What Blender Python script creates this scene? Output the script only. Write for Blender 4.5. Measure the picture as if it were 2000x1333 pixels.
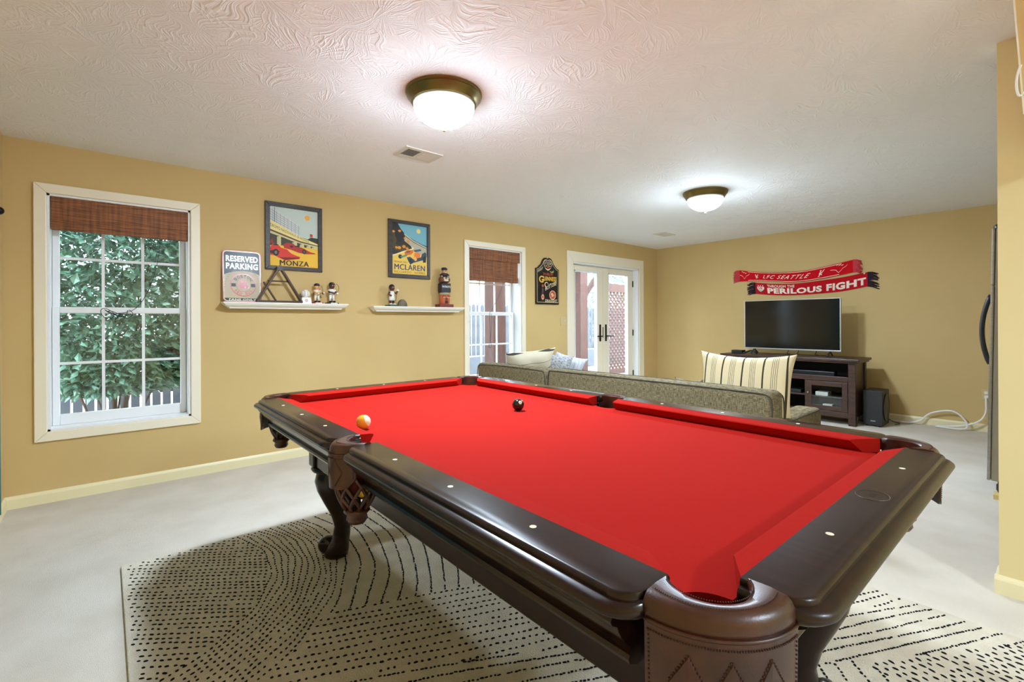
import bpy, bmesh, math, random
from mathutils import Vector, Matrix
random.seed(7)
PI = math.pi
for o in list(bpy.data.objects): bpy.data.objects.remove(o)
SC = bpy.context.scene
COL = SC.collection

# ------------------------------------------------------------------ camera
FPX, CX, CY, YAW, HC, ROLL = 920.30, 1007.96, 627.90, math.radians(48.864), 1.2153, math.radians(0.2595)
cy_, sy_ = math.cos(YAW), math.sin(YAW)
cb_, sb_ = math.cos(ROLL), math.sin(ROLL)
Fv = Vector((cy_, sy_, 0)); Rv = Vector((sy_, -cy_, 0)); Uv = Vector((0, 0, 1))
R2 = Rv*cb_ - Uv*sb_; U2 = Rv*sb_ + Uv*cb_
cd = bpy.data.cameras.new('camera'); cam = bpy.data.objects.new('camera', cd); COL.objects.link(cam)
m = Matrix.Identity(4)
for i in range(3):
    m[i][0] = R2[i]; m[i][1] = U2[i]; m[i][2] = -Fv[i]
m[2][3] = HC
cam.matrix_world = m
cd.sensor_fit = 'HORIZONTAL'; cd.sensor_width = 36; cd.lens = FPX/2000*36
cd.shift_x = -(CX-1000)/2000; cd.shift_y = -(666.5-CY)/2000
cd.clip_start = .02; cd.clip_end = 200
SC.camera = cam
def PX(px, py, ax, val):
    """pixel direction intersected with the plane coordinate[ax] = val"""
    u = (px-CX)/FPX; w = -(py-CY)/FPX
    d = Fv + R2*u + U2*w
    k = (val - (0, 0, HC)[ax])/d[ax]
    return Vector((0, 0, HC)) + d*k

# ------------------------------------------------------------------ world, exposure
wd = bpy.data.worlds.new('overcast_sky'); SC.world = wd; wd.use_nodes = True
bg = wd.node_tree.nodes['Background']; bg.inputs[0].default_value = (.76, .89, 1.0, 1); bg.inputs[1].default_value = 3.5
SC.view_settings.view_transform = 'Standard'; SC.view_settings.look = 'None'
SC.view_settings.gamma = 1.0; SC.view_settings.use_curve_mapping = False
SC.view_settings.exposure = 2.0
LAMP = 235.0

# ------------------------------------------------------------------ helpers
def lin(r, g, b):
    f = lambda c: c/255/12.92 if c/255 <= .04045 else ((c/255+.055)/1.055)**2.4
    return (f(r), f(g), f(b), 1)
MATS = {}
def mat(name, rgb=None, rough=.5, metal=0, spec=.5, var=None, bump=None, coat=0, emit=None, stretch=None):
    """rgb in sRGB 0-255. var=(rgb2, scale), bump=(scale, strength, distance)"""
    if name in MATS: return MATS[name]
    M = bpy.data.materials.new(name); M.use_nodes = True; nt = M.node_tree; N = nt.nodes; L = nt.links
    b = N['Principled BSDF']; MATS[name] = M
    b.inputs['Base Color'].default_value = lin(*rgb); b.inputs['Roughness'].default_value = rough
    b.inputs['Metallic'].default_value = metal; b.inputs['Specular IOR Level'].default_value = spec
    b.inputs['Coat Weight'].default_value = coat; b.inputs['Coat Roughness'].default_value = .12
    if emit: b.inputs['Emission Color'].default_value = (*emit[:3], 1); b.inputs['Emission Strength'].default_value = emit[3]
    if var or bump:
        tc = N.new('ShaderNodeTexCoord'); mp = N.new('ShaderNodeMapping'); L.new(tc.outputs['Object'], mp.inputs[0])
        if stretch: mp.inputs['Scale'].default_value = stretch
    if var:
        n = N.new('ShaderNodeTexNoise'); n.inputs['Scale'].default_value = var[1]; n.inputs['Detail'].default_value = 5
        mx = N.new('ShaderNodeMix'); mx.data_type = 'RGBA'
        cr = N.new('ShaderNodeValToRGB'); cr.color_ramp.elements[0].position = .35; cr.color_ramp.elements[1].position = .65
        L.new(mp.outputs[0], n.inputs['Vector']); L.new(n.outputs['Fac'], cr.inputs[0]); L.new(cr.outputs[0], mx.inputs['Factor'])
        mx.inputs['A'].default_value = lin(*rgb); mx.inputs['B'].default_value = lin(*var[0]); L.new(mx.outputs['Result'], b.inputs['Base Color'])
    if bump:
        n2 = N.new('ShaderNodeTexNoise'); n2.inputs['Scale'].default_value = bump[0]; n2.inputs['Detail'].default_value = 4
        bp = N.new('ShaderNodeBump'); bp.inputs['Strength'].default_value = bump[1]; bp.inputs['Distance'].default_value = bump[2]
        L.new(mp.outputs[0], n2.inputs['Vector']); L.new(n2.outputs['Fac'], bp.inputs['Height']); L.new(bp.outputs[0], b.inputs['Normal'])
    return M
def nodes(M): return M.node_tree.nodes, M.node_tree.links, M.node_tree.nodes['Principled BSDF']
def math_(N, L, op, a, b=None, c=None):
    n = N.new('ShaderNodeMath'); n.operation = op
    for i, v in enumerate((a, b, c)):
        if v is None: continue
        if isinstance(v, (int, float)): n.inputs[i].default_value = v
        else: L.new(v, n.inputs[i])
    return n.outputs[0]

class MB:
    def __init__(s): s.v = []; s.f = []; s.m = []
    def add(s, vs, fs, mi=0, M=None):
        k = len(s.v)
        s.v += [tuple(M @ Vector(v)) if M else tuple(v) for v in vs]
        s.f += [tuple(i+k for i in f) for f in fs]; s.m += [mi]*len(fs); return s
    def box(s, x0, x1, y0, y1, z0, z1, mi=0, M=None):
        return s.add([(x0,y0,z0),(x1,y0,z0),(x1,y1,z0),(x0,y1,z0),(x0,y0,z1),(x1,y0,z1),(x1,y1,z1),(x0,y1,z1)],
              [(0,3,2,1),(4,5,6,7),(0,1,5,4),(1,2,6,5),(2,3,7,6),(3,0,4,7)], mi, M)
    def layers(s, rings, mi=0, M=None, cap=True, closed=True):
        """loft a list of rings (equal length lists of 3D points)"""
        n = len(rings[0]); vs = [p for r in rings for p in r]; fs = []
        for i in range(len(rings)-1):
            for j in range(n if closed else n-1):
                a = i*n+j; b = i*n+(j+1) % n; fs.append((a, b, b+n, a+n))
        if cap: fs += [tuple(range(n-1, -1, -1)), tuple(range((len(rings)-1)*n, len(rings)*n))]
        return s.add(vs, fs, mi, M)
    def lathe(s, prof, n=24, c=(0,0,0), mi=0, M=None, sx=1, sy=1):
        rings = [[(c[0]+sx*r*math.cos(2*PI*k/n), c[1]+sy*r*math.sin(2*PI*k/n), c[2]+z) for k in range(n)] for r, z in prof]
        return s.layers(rings, mi, M)
    def ball(s, c, r, n=16, mi=0, sc=(1,1,1), M=None):
        k = n//2
        prof = [(max(1e-4, math.sin(PI*i/k)), -math.cos(PI*i/k)) for i in range(k+1)]
        rings = [[(c[0]+r*sc[0]*q*math.cos(2*PI*j/n), c[1]+r*sc[1]*q*math.sin(2*PI*j/n), c[2]+r*sc[2]*z) for j in range(n)] for q, z in prof]
        return s.layers(rings, mi, M)
    def tube(s, path, r, n=8, mi=0, closed=False, M=None, cap=True):
        P = [Vector(p) for p in path]; rings = []; up = None
        for i, p in enumerate(P):
            if closed: t = P[(i+1) % len(P)]-P[i-1]
            else: t = P[min(i+1, len(P)-1)]-P[max(i-1, 0)]
            t.normalize()
            if up is None: up = Vector((0,0,1)) if abs(t.z) < .9 else Vector((1,0,0))
            a = t.cross(up)
            if a.length < 1e-5: a = t.cross(Vector((1,0,0.3)))
            a.normalize(); b = a.cross(t); up = b
            rr = r[i] if isinstance(r, (list, tuple)) else r
            rings.append([p+a*rr*math.cos(2*PI*k/n)+b*rr*math.sin(2*PI*k/n) for k in range(n)])
        if closed: rings.append(rings[0]); cap = False
        return s.layers(rings, mi, M, cap)
    def bar(s, a, b, w, h, mi=0, up=(0,0,1)):
        a = Vector(a); b = Vector(b); t = (b-a).normalized(); u = Vector(up); q = t.cross(u).normalized(); u = q.cross(t)
        rings = [[p+q*w/2*i+u*h/2*j for i, j in ((-1,-1),(1,-1),(1,1),(-1,1))] for p in (a, b)]
        return s.layers(rings, mi)
    def prism(s, pts, fr, t, mi=0):
        """2D polygon pts, frame fr(u,v,w)->xyz, thickness 0..t"""
        n = len(pts); vs = [fr(u, v, 0) for u, v in pts]+[fr(u, v, t) for u, v in pts]
        fs = [tuple(range(n-1, -1, -1)), tuple(range(n, 2*n))]+[(i, (i+1) % n, n+(i+1) % n, n+i) for i in range(n)]
        return s.add(vs, fs, mi)
    def flat(s, pts, fr, w, mi=0):
        return s.add([fr(u, v, w) for u, v in pts], [tuple(range(len(pts)))], mi)
    def build(s, name, mats, parent=None, smooth=False, bevel=0, seg=2, kind=None, sub=0, label=None, fix=True):
        me = bpy.data.meshes.new(name); me.from_pydata(s.v, [], s.f)
        if not isinstance(mats, (list, tuple)): mats = [mats]
        for q in mats: me.materials.append(q)
        if len(mats) > 1: me.polygons.foreach_set('material_index', s.m)
        if fix:
            bm = bmesh.new(); bm.from_mesh(me); bmesh.ops.recalc_face_normals(bm, faces=bm.faces); bm.to_mesh(me); bm.free()
        if smooth:
            me.polygons.foreach_set('use_smooth', [True]*len(me.polygons))
            if smooth != 'all': me.set_sharp_from_angle(angle=math.radians(38))
        me.update()
        o = bpy.data.objects.new(name, me); COL.objects.link(o)
        if parent: o.parent = parent
        if bevel:
            b = o.modifiers.new('bevel', 'BEVEL'); b.width = bevel; b.segments = seg; b.limit_method = 'ANGLE'; b.angle_limit = math.radians(40)
            if seg > 2: me.polygons.foreach_set('use_smooth', [True]*len(me.polygons)); me.set_sharp_from_angle(angle=math.radians(50)); b.harden_normals = False
        if sub: q = o.modifiers.new('sub', 'SUBSURF'); q.levels = sub; q.render_levels = sub
        if kind: o['kind'] = kind
        if label: o['label'] = label
        return o
def box(name, x0, x1, y0, y1, z0, z1, M, parent=None, bevel=0, seg=2, **k):
    return MB().box(x0, x1, y0, y1, z0, z1).build(name, M, parent, bevel=bevel, seg=seg, **k)
def tag(o, label, cat, group=None, kind=None):
    o['label'] = label; o['category'] = cat
    if group: o['group'] = group
    if kind: o['kind'] = kind
    return o
def thing(name, label, cat, loc=(0,0,0), rz=0, group=None):
    o = bpy.data.objects.new(name, None); o.empty_display_size = .1; COL.objects.link(o)
    o.location = loc; o.rotation_euler = (0, 0, rz); return tag(o, label, cat, group)
def struct(o): o['kind'] = 'structure'; return o
def copy_tree(o, parent=None):
    c = o.copy(); COL.objects.link(c); c.parent = parent
    for ch in list(o.children): copy_tree(ch, c)
    return c
def circ(cx, cy, r, n=24, a0=0, a1=2*PI, ry=None):
    full = abs(a1-a0-2*PI) < 1e-6
    return [(cx+r*math.cos(a0+(a1-a0)*k/(n if full else n-1)), cy+(ry or r)*math.sin(a0+(a1-a0)*k/(n if full else n-1))) for k in range(n)]
_tx = {}
def glyphs(s, bold=0, shear=0):
    key = (s, bold, shear); wide = 1.3 if 'SEATTLE' in s else 1.08
    if key not in _tx:
        c = bpy.data.curves.new('lettering', 'FONT'); c.body = s; c.size = 1; c.offset = bold; c.shear = shear; c.fill_mode = 'FRONT'; c.space_character = wide; c.resolution_u = 3
        o = bpy.data.objects.new('lettering', c); COL.objects.link(o)
        dg = bpy.context.evaluated_depsgraph_get(); me = o.evaluated_get(dg).to_mesh()
        v = [(p.co.x, p.co.y) for p in me.vertices]; f = [tuple(p.vertices) for p in me.polygons]
        o.evaluated_get(dg).to_mesh_clear(); bpy.data.objects.remove(o); bpy.data.curves.remove(c)
        x0 = min(p[0] for p in v); x1 = max(p[0] for p in v); y0 = min(p[1] for p in v); y1 = max(p[1] for p in v)
        _tx[key] = ([((a-x0)/(x1-x0), (b-y0)/(y1-y0)) for a, b in v], f)
    return _tx[key]
def text(mb, s, fr, u0, v0, w, h, off, mi=0, bold=0, shear=0):
    """lettering filling the box u0,v0,w,h of frame fr at height off"""
    v, f = glyphs(s, bold, shear)
    mb.add([fr(u0+a*w, v0+b*h, off) for a, b in v], f, mi)
def text_arc(mb, s, fr, cx, cy, r, h, a0, a1, off, mi=0, bold=.01, inward=False):
    n = len(s)
    for i, ch in enumerate(s):
        if ch == ' ': continue
        a = a0+(a1-a0)*(i+.5)/n; w = abs(a1-a0)*r/n*.78
        v, f = glyphs(ch, bold, 0); sg = -1 if inward else 1
        if ch == 'I': w *= .35
        vs = []
        for p, q in v:
            x = (p-.5)*w; y = q*h-(h/2)
            rr = r+sg*y; aa = a-sg*x/r
            vs.append(fr(cx+rr*math.cos(aa), cy+rr*math.sin(aa), off))
        mb.add(vs, f, mi)
def frame_back(x0, z0, y):   # on the window wall, w grows into the room
    return lambda u, v, w: (x0+u, y-w, z0+v)
def frame_right(y0, z0, x):  # on the TV wall, u grows to the viewer's right (-Y)
    return lambda u, v, w: (x-w, y0-u, z0+v)

# ------------------------------------------------------------------ materials
YW, XT, XL, H = 4.499, 7.150, -.496, 2.44
M_wall = mat('tan_wall_paint', (206,177,119), .75, var=((200,170,112), 1.3), bump=(260, .10, .002))
M_wall2 = mat('pale_yellow_wall_paint', (222,204,150), .7, bump=(260, .10, .002))
M_trim = mat('cream_trim_paint', (238,228,204), .35)
M_base = mat('cream_baseboard_paint', (232,220,176), .4)
M_sash = mat('white_vinyl', (236,236,236), .35)
M_dark = mat('black_plastic', (18,18,20), .4)
M_bronze = mat('dark_bronze_metal', (30,25,22), .35, metal=.8)
M_white = mat('white_plastic', (235,233,226), .4)

# ceiling: stomp-brushed plaster
M_ceil = mat('stomped_plaster', (238,237,235), .8)
N, L, B = nodes(M_ceil)
tc = N.new('ShaderNodeTexCoord')
hs = []
for sc, seed in ((3.2, 0), (4.3, 5.3)):
    mp = N.new('ShaderNodeMapping'); mp.inputs['Location'].default_value = (seed, seed*.7, 0); wn = N.new('ShaderNodeTexNoise'); wn.inputs['Scale'].default_value = 5.0; wn.inputs['Detail'].default_value = 1; L.new(tc.outputs['Object'], wn.inputs['Vector'])
    wa = N.new('ShaderNodeVectorMath'); wa.operation = 'MULTIPLY_ADD'; L.new(wn.outputs['Color'], wa.inputs[0]); wa.inputs[1].default_value = (.16, .16, 0); L.new(tc.outputs['Object'], wa.inputs[2])
    L.new(wa.outputs[0], mp.inputs[0])
    vo = N.new('ShaderNodeTexVoronoi'); vo.voronoi_dimensions = '2D'; vo.inputs['Scale'].default_value = sc; L.new(mp.outputs[0], vo.inputs['Vector'])
    sub = N.new('ShaderNodeVectorMath'); sub.operation = 'SUBTRACT'; L.new(mp.outputs[0], sub.inputs[0]); L.new(vo.outputs['Position'], sub.inputs[1])
    sp = N.new('ShaderNodeSeparateXYZ'); L.new(sub.outputs[0], sp.inputs[0])
    ang = math_(N, L, 'ARCTAN2', sp.outputs[1], sp.outputs[0])
    ln = N.new('ShaderNodeVectorMath'); ln.operation = 'LENGTH'; L.new(sub.outputs[0], ln.inputs[0])
    cb = N.new('ShaderNodeCombineXYZ'); L.new(math_(N, L, 'MULTIPLY', ang, 8.5), cb.inputs[0]); L.new(math_(N, L, 'MULTIPLY', ln.outputs['Value'], 22.0), cb.inputs[1]); L.new(vo.outputs['Color'], cb.inputs[2])
    nz = N.new('ShaderNodeTexNoise'); nz.inputs['Scale'].default_value = 1.6; nz.inputs['Detail'].default_value = 2; nz.inputs['Roughness'].default_value = .4
    L.new(cb.outputs[0], nz.inputs['Vector'])
    rp = N.new('ShaderNodeValToRGB'); rp.color_ramp.elements[0].position = .47; rp.color_ramp.elements[1].position = .68; L.new(nz.outputs['Fac'], rp.inputs[0])
    hs.append(rp.outputs[0])
hsum = math_(N, L, 'MAXIMUM', hs[0], hs[1])
fine = N.new('ShaderNodeTexNoise'); fine.inputs['Scale'].default_value = 90; L.new(tc.outputs['Object'], fine.inputs['Vector'])
hh = math_(N, L, 'ADD', hsum, math_(N, L, 'MULTIPLY', fine.outputs['Fac'], .35))
bp = N.new('ShaderNodeBump'); bp.inputs['Strength'].default_value = .45; bp.inputs['Distance'].default_value = .005
L.new(hh, bp.inputs['Height']); L.new(bp.outputs[0], B.inputs['Normal'])

M_carpet = mat('cream_carpet', (224,215,201), .95, spec=.1, var=((213,203,187), 3.0), bump=(420, .8, .006))
M_rug = mat('cream_wool_rug', (222,212,192), .95, spec=.1, var=((208,198,178), 9), bump=(190, .9, .008))
M_tuft = mat('charcoal_wool', (26,25,28), .95, spec=.1)
# glass: thin clear pane
M_glass = bpy.data.materials.new('clear_glass'); M_glass.use_nodes = True; nt = M_glass.node_tree; N = nt.nodes; L = nt.links
for n in list(N): N.remove(n)
o_ = N.new('ShaderNodeOutputMaterial'); mx = N.new('ShaderNodeMixShader'); tr = N.new('ShaderNodeBsdfTransparent'); gl = N.new('ShaderNodeBsdfGlossy')
gl.inputs['Roughness'].default_value = .02; tr.inputs[0].default_value = (.94,.97,.97,1); fr_ = N.new('ShaderNodeLayerWeight'); fr_.inputs[0].default_value = .5
L.new(math_(N, L, 'ADD', math_(N, L, 'MULTIPLY', math_(N, L, 'POWER', fr_.outputs['Facing'], 4.0), .6), .03), mx.inputs[0]); L.new(tr.outputs[0], mx.inputs[1]); L.new(gl.outputs[0], mx.inputs[2]); L.new(mx.outputs[0], o_.inputs[0])

M_wood = mat('dark_mahogany', (40,19,13), .24, coat=.12, spec=.35, var=((22,11,8), 5), stretch=(1,9,9))
M_woodx = mat('dark_mahogany_satin', (44,23,16), .34, coat=.08, spec=.35, var=((26,14,10), 5), stretch=(9,1,9))
M_leather = mat('brown_leather', (76,37,22), .34, spec=.6, var=((50,24,15), 14), bump=(380, .12, .002))
M_stitch = mat('leather_stitching', (60,32,20), .6)
M_pale = mat('pearl_inlay', (232,224,196), .3)
M_felt = mat('red_felt', (166,29,21), .95, spec=.06, var=((158,25,18), 500), bump=(900, .25, .001))
M_walnut = mat('walnut_veneer', (72,44,30), .4, var=((48,29,21), 6), stretch=(6,1,9))
M_sofa = mat('grey_brown_tweed', (122,112,92), .95, spec=.1)
N, L, B = nodes(M_sofa)
tc = N.new('ShaderNodeTexCoord'); w_ = []
for st in ((30, 30, 420), (420, 260, 26)):
    mp = N.new('ShaderNodeMapping'); mp.inputs['Scale'].default_value = st; L.new(tc.outputs['Object'], mp.inputs[0])
    nz = N.new('ShaderNodeTexNoise'); nz.inputs['Scale'].default_value = 1.0; nz.inputs['Detail'].default_value = 2; L.new(mp.outputs[0], nz.inputs['Vector']); w_.append(nz.outputs['Fac'])
av = math_(N, L, 'MULTIPLY', math_(N, L, 'ADD', w_[0], w_[1]), .5)
rp = N.new('ShaderNodeValToRGB'); rp.color_ramp.elements[0].position = .38; rp.color_ramp.elements[1].position = .62
rp.color_ramp.elements[0].color = lin(70,61,43); rp.color_ramp.elements[1].color = lin(152,139,108)
L.new(av, rp.inputs[0]); L.new(rp.outputs[0], B.inputs['Base Color'])
bp = N.new('ShaderNodeBump'); bp.inputs['Strength'].default_value = .4; bp.inputs['Distance'].default_value = .003; L.new(av, bp.inputs['Height']); L.new(bp.outputs[0], B.inputs['Normal'])
M_pipe = mat('dark_piping', (66,60,48), .8)

def stripes(name, base, dark, period, axis=0, ramp=None):
    M = mat(name, base, .9, spec=.1, bump=(300, .2, .002)); N, L, B = nodes(M)
    tc = N.new('ShaderNodeTexCoord'); sp = N.new('ShaderNodeSeparateXYZ'); L.new(tc.outputs['Object'], sp.inputs[0])
    f = math_(N, L, 'FRACT', math_(N, L, 'ADD', math_(N, L, 'DIVIDE', sp.outputs[axis], period), 100.0))
    rp = N.new('ShaderNodeValToRGB'); rp.color_ramp.interpolation = 'CONSTANT'; e = rp.color_ramp.elements
    e[0].position = 0; e[0].color = lin(*dark); e[1].position = .075; e[1].color = lin(*base)
    for p in ramp or (.40, .48, .56, .64):
        a = e.new(p); a.color = lin(*dark); b = e.new(p+.02); b.color = lin(*base)
    L.new(f, rp.inputs[0]); L.new(rp.outputs[0], B.inputs['Base Color']); return M
M_pillow = stripes('cream_striped_linen', (228,212,172), (70,62,46), .138)
M_bamboo = mat('woven_bamboo', (122,68,34), .6)
N, L, B = nodes(M_bamboo)
tc = N.new('ShaderNodeTexCoord'); cs = []
for st in ((6, 6, 330), (46, 1, 3)):
    mp = N.new('ShaderNodeMapping'); mp.inputs['Scale'].default_value = st; L.new(tc.outputs['Object'], mp.inputs[0])
    nz = N.new('ShaderNodeTexNoise'); nz.inputs['Scale'].default_value = 1; nz.inputs['Detail'].default_value = 2; L.new(mp.outputs[0], nz.inputs['Vector']); cs.append(nz.outputs['Fac'])
av = math_(N, L, 'ADD', math_(N, L, 'MULTIPLY', cs[0], .65), math_(N, L, 'MULTIPLY', cs[1], .35))
rp = N.new('ShaderNodeValToRGB'); rp.color_ramp.elements[0].position = .36; rp.color_ramp.elements[1].position = .66
rp.color_ramp.elements[0].color = lin(70,36,20); rp.color_ramp.elements[1].color = lin(168,104,56)
L.new(av, rp.inputs[0]); L.new(rp.outputs[0], B.inputs['Base Color'])
bp = N.new('ShaderNodeBump'); bp.inputs['Strength'].default_value = .5; bp.inputs['Distance'].default_value = .003; L.new(cs[0], bp.inputs['Height']); L.new(bp.outputs[0], B.inputs['Normal'])
def paint(name, *rgb, rough=.6): return mat(name, rgb, rough)

# ------------------------------------------------------------------ room shell
YF = -3.2                       # wall behind the camera
XP, YP = 2.985, .168            # free corner of the partition
WT = .22
struct(box('floor', XL-.2, XT+.2, YF-.2, YW+WT, -.08, 0, M_carpet))
struct(box('ceiling', XL-.2, XT+.2, YF-.2, YW+WT, H, H+.08, M_ceil))
W1 = (-.293, .513, .48, 2.10); W2 = (3.195, 4.02, .48, 2.10); D1 = (4.994, 6.60, 0, 2.06)
wb = MB(); xs = [XL-.2, W1[0], W1[1], W2[0], W2[1], D1[0], D1[1], XT+.2]
for i in range(0, 8, 2): wb.box(xs[i], xs[i+1], YW, YW+WT, 0, H)
for w in (W1, W2, D1):
    wb.box(w[0], w[1], YW, YW+WT, w[3], H)
    if w[2] > 0: wb.box(w[0], w[1], YW, YW+WT, 0, w[2])
struct(wb.build('wall_back', M_wall))
struct(box('wall_right', XT, XT+.15, -.9, YW, 0, H, M_wall))
struct(box('wall_left', XL-.15, XL, YF, YW, 0, H, M_wall))
struct(box('wall_front', XL-.15, XP+.12, YF-.15, YF, 0, H, M_wall2))
struct(box('wall_partition', XP, XP+.12, YF, YP, 0, H, M_wall2))
struct(box('wall_alcove', XP+.12, XT+.15, -1.05, -.9, 0, H, M_wall))
def baseboard(name, pts, nrm, M=M_base):
    """run along pts (two floor points), nrm = into the room"""
    (x0, y0), (x1, y1) = pts; mb = MB()
    prof = [(0, 0), (.014, 0), (.014, .062), (.011, .07), (.007, .076), (.004, .082), (0, .082)]
    mb.layers([[(x+nrm[0]*d, y+nrm[1]*d, z) for d, z in prof] for x, y in ((x0, y0), (x1, y1))])
    return struct(mb.build(name, M))
baseboard('baseboard_back', ((XL, YW), (4.872, YW)), (0, -1))
baseboard('baseboard_back_corner', ((6.734, YW), (XT, YW)), (0, -1))
baseboard('baseboard_right', ((XT, YW), (XT, -.9)), (-1, 0))
baseboard('baseboard_left', ((XL, YF), (XL, YW)), (1, 0))
baseboard('baseboard_partition', ((XP, YF), (XP, YP+.014)), (-1, 0))
baseboard('baseboard_partition_end', ((XP, YP), (XP+.134, YP)), (0, 1))

# ------------------------------------------------------------------ windows
def casing(parent, x0, x1, z0, z1, w, bottom=True):
    for n, pts in (('casing_top', [(x0-w, z1+w), (x1+w, z1+w), (x1, z1), (x0, z1)]), ('casing_bottom', [(x0-w, z0-w), (x0, z0), (x1, z0), (x1+w, z0-w)]),
                   ('casing_side', [(x0-w, z0-w if bottom else z0), (x0-w, z1+w), (x0, z1), (x0, z0)]), ('casing_side', [(x1+w, z0-w if bottom else z0), (x1, z0), (x1, z1), (x1+w, z1+w)])):
        if n == 'casing_bottom' and not bottom: continue
        cx = sum(p[0] for p in pts)/4; cz = sum(p[1] for p in pts)/4
        mb = MB()
        mb.prism(pts, frame_back(0, 0, YW), .016)
        mb.build(n, M_trim, parent, bevel=.004)
def window(n, x0, x1, z0, z1):
    root = bpy.data.objects.new('window_%d' % n, None); COL.objects.link(root); root['kind'] = 'structure'
    root.location = ((x0+x1)/2, YW, z0); cx, cz = root.location.x, z0
    P = bpy.data.objects.new('tmp', None)
    def put(mb, name, M, **k):
        mb.v = [(a-cx, b-YW, c-cz) for a, b, c in mb.v]; return mb.build(name, M, root, **k)
    for nme, pts in (('casing', [(x0-.064, z1+.064), (x1+.064, z1+.064), (x1, z1), (x0, z1)]), ('casing', [(x0-.064, z0-.064), (x0, z0), (x1, z0), (x1+.064, z0-.064)]),
                   ('casing', [(x0-.064, z0-.064), (x0-.064, z1+.064), (x0, z1), (x0, z0)]), ('casing', [(x1+.064, z0-.064), (x1, z0), (x1, z1), (x1+.064, z1+.064)])):
        put(MB().prism(pts, frame_back(0, 0, YW), .018), nme, M_trim, bevel=.005)
    j = MB()
    for a in ((x0, x0+.014, z0, z1), (x1-.014, x1, z0, z1), (x0, x1, z1-.014, z1), (x0, x1, z0, z0+.014)): j.box(a[0], a[1], YW, YW+WT, a[2], a[3])
    put(j, 'jamb', M_sash)
    zm = z0+.83
    for nme, dy, za, zb, rb, rt in (('lower_sash', .125, z0+.014, zm+.022, .075, .042), ('upper_sash', .165, zm-.022, z1-.014, .042, .05)):
        y0 = YW+dy; s = MB(); xa, xb = x0+.016, x1-.016; st = .038
        s.box(xa, xa+st, y0, y0+.035, za, zb); s.box(xb-st, xb, y0, y0+.035, za, zb); s.box(xa+st, xb-st, y0, y0+.035, za, za+rb); s.box(xa+st, xb-st, y0, y0+.035, zb-rt, zb)
        so = put(s, nme, M_sash, bevel=.004)
        gx0, gx1, gz0, gz1 = xa+st, xb-st, za+rb, zb-rt; zh = (gz0+gz1)/2
        for k in (1, 2):
            x = gx0+(gx1-gx0)*k/3; put(MB().box(x-.009, x+.009, y0+.008, y0+.026, gz0, gz1), 'muntin', M_sash)
        put(MB().box(gx0, gx1, y0+.0075, y0+.0265, zh-.009, zh+.009), 'muntin', M_sash)
        for k in range(3):
            for za_, zb_ in ((gz0, zh), (zh, gz1)):
                put(MB().box(gx0+(gx1-gx0)*k/3, gx0+(gx1-gx0)*(k+1)/3, y0+.016, y0+.018, za_, zb_), 'pane', M_glass)
    return root
window(1, *W1); window(2, *W2)
def blind(label, x0, x1, z1, zv, zb, folds, mid=None):
    t = thing('bamboo_blind', label, 'blind', ((x0+x1)/2, YW+.045, z1))
    cx, cy, cz = t.location
    def pb(name, a, b, y0, y1, za, zb_, M=M_bamboo, **k):
        return MB().box(a-cx, b-cx, y0-cy, y1-cy, za-cz, zb_-cz).build(name, M, t, bevel=.004, **k)
    pb('headrail', x0+.004, x1-.004, YW+.03, YW+.07, z1-.03, z1-.004, M_walnut)
    pb('valance', x0, x1, YW+.012, YW+.024, zv, z1-.002)
    if mid: pb('shade_panel', x0, x1-.03, YW+.026, YW+.034, mid, zv+.02)
    zz = mid or zv; n = folds
    for k in range(n):
        h = (zz-zb)/n; pb('fold', x0, x1-(.03 if mid else .006), YW+.016+.003*(k % 2), YW+.075-.004*k, zb+h*(n-1-k), zb+h*(n-k)+.004)
    return t
b1 = blind('bamboo blind raised to the top of the window beside the tin parking sign', -.276, .511, 2.098, 1.94, 1.862, 3)
b2 = blind('bamboo blind half lowered in the window behind the sofa', 3.197, 4.016, 2.098, 1.955, 1.70, 2, 1.765)
def cord(pts, label):
    o = MB().tube(pts, .0022, 6).build('blind_cord', M_dark, smooth='all'); return tag(o, label, 'cord')
q = lambda px, py, d=.05: PX(px, py, 1, YW+d)
pts = [q(313, 466), q(312, 490), q(306, 520), q(299, 545), q(289, 570), q(276, 592), q(262, 606, .03), q(246, 611, .03)]
for k in range(26):
    a = k*.75; pts.append(q(216+16*math.cos(a)+k*.9-8, 613+9*math.sin(a*1.13)+3*math.sin(k), .03))
pts += [q(250, 603, .03), q(262, 614, .03), q(248, 624, .03), q(234, 612, .03)]
def smooth_path(p, it=2):
    for _ in range(it):
        r = [p[0]]
        for a, b in zip(p, p[1:]): r += [a*.75+b*.25, a*.25+b*.75]
        p = r+[p[-1]]
    return p
cord(smooth_path(pts, 1), 'thin dark pull cord tangled on the meeting rail of the shrub-side window')
pts = [q(985, 549), q(974, 580), q(958, 610, .06), q(956, 612, .06), q(957, 640, .06), q(957.5, 665, .06), q(960, 676, .06), q(957, 681, .06), q(954.5, 676, .06), q(958, 660, .06), q(960.5, 630, .06), q(959, 612, .06)]
cord(smooth_path(pts, 1), 'thin dark pull cord hanging looped in the window behind the sofa')

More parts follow.
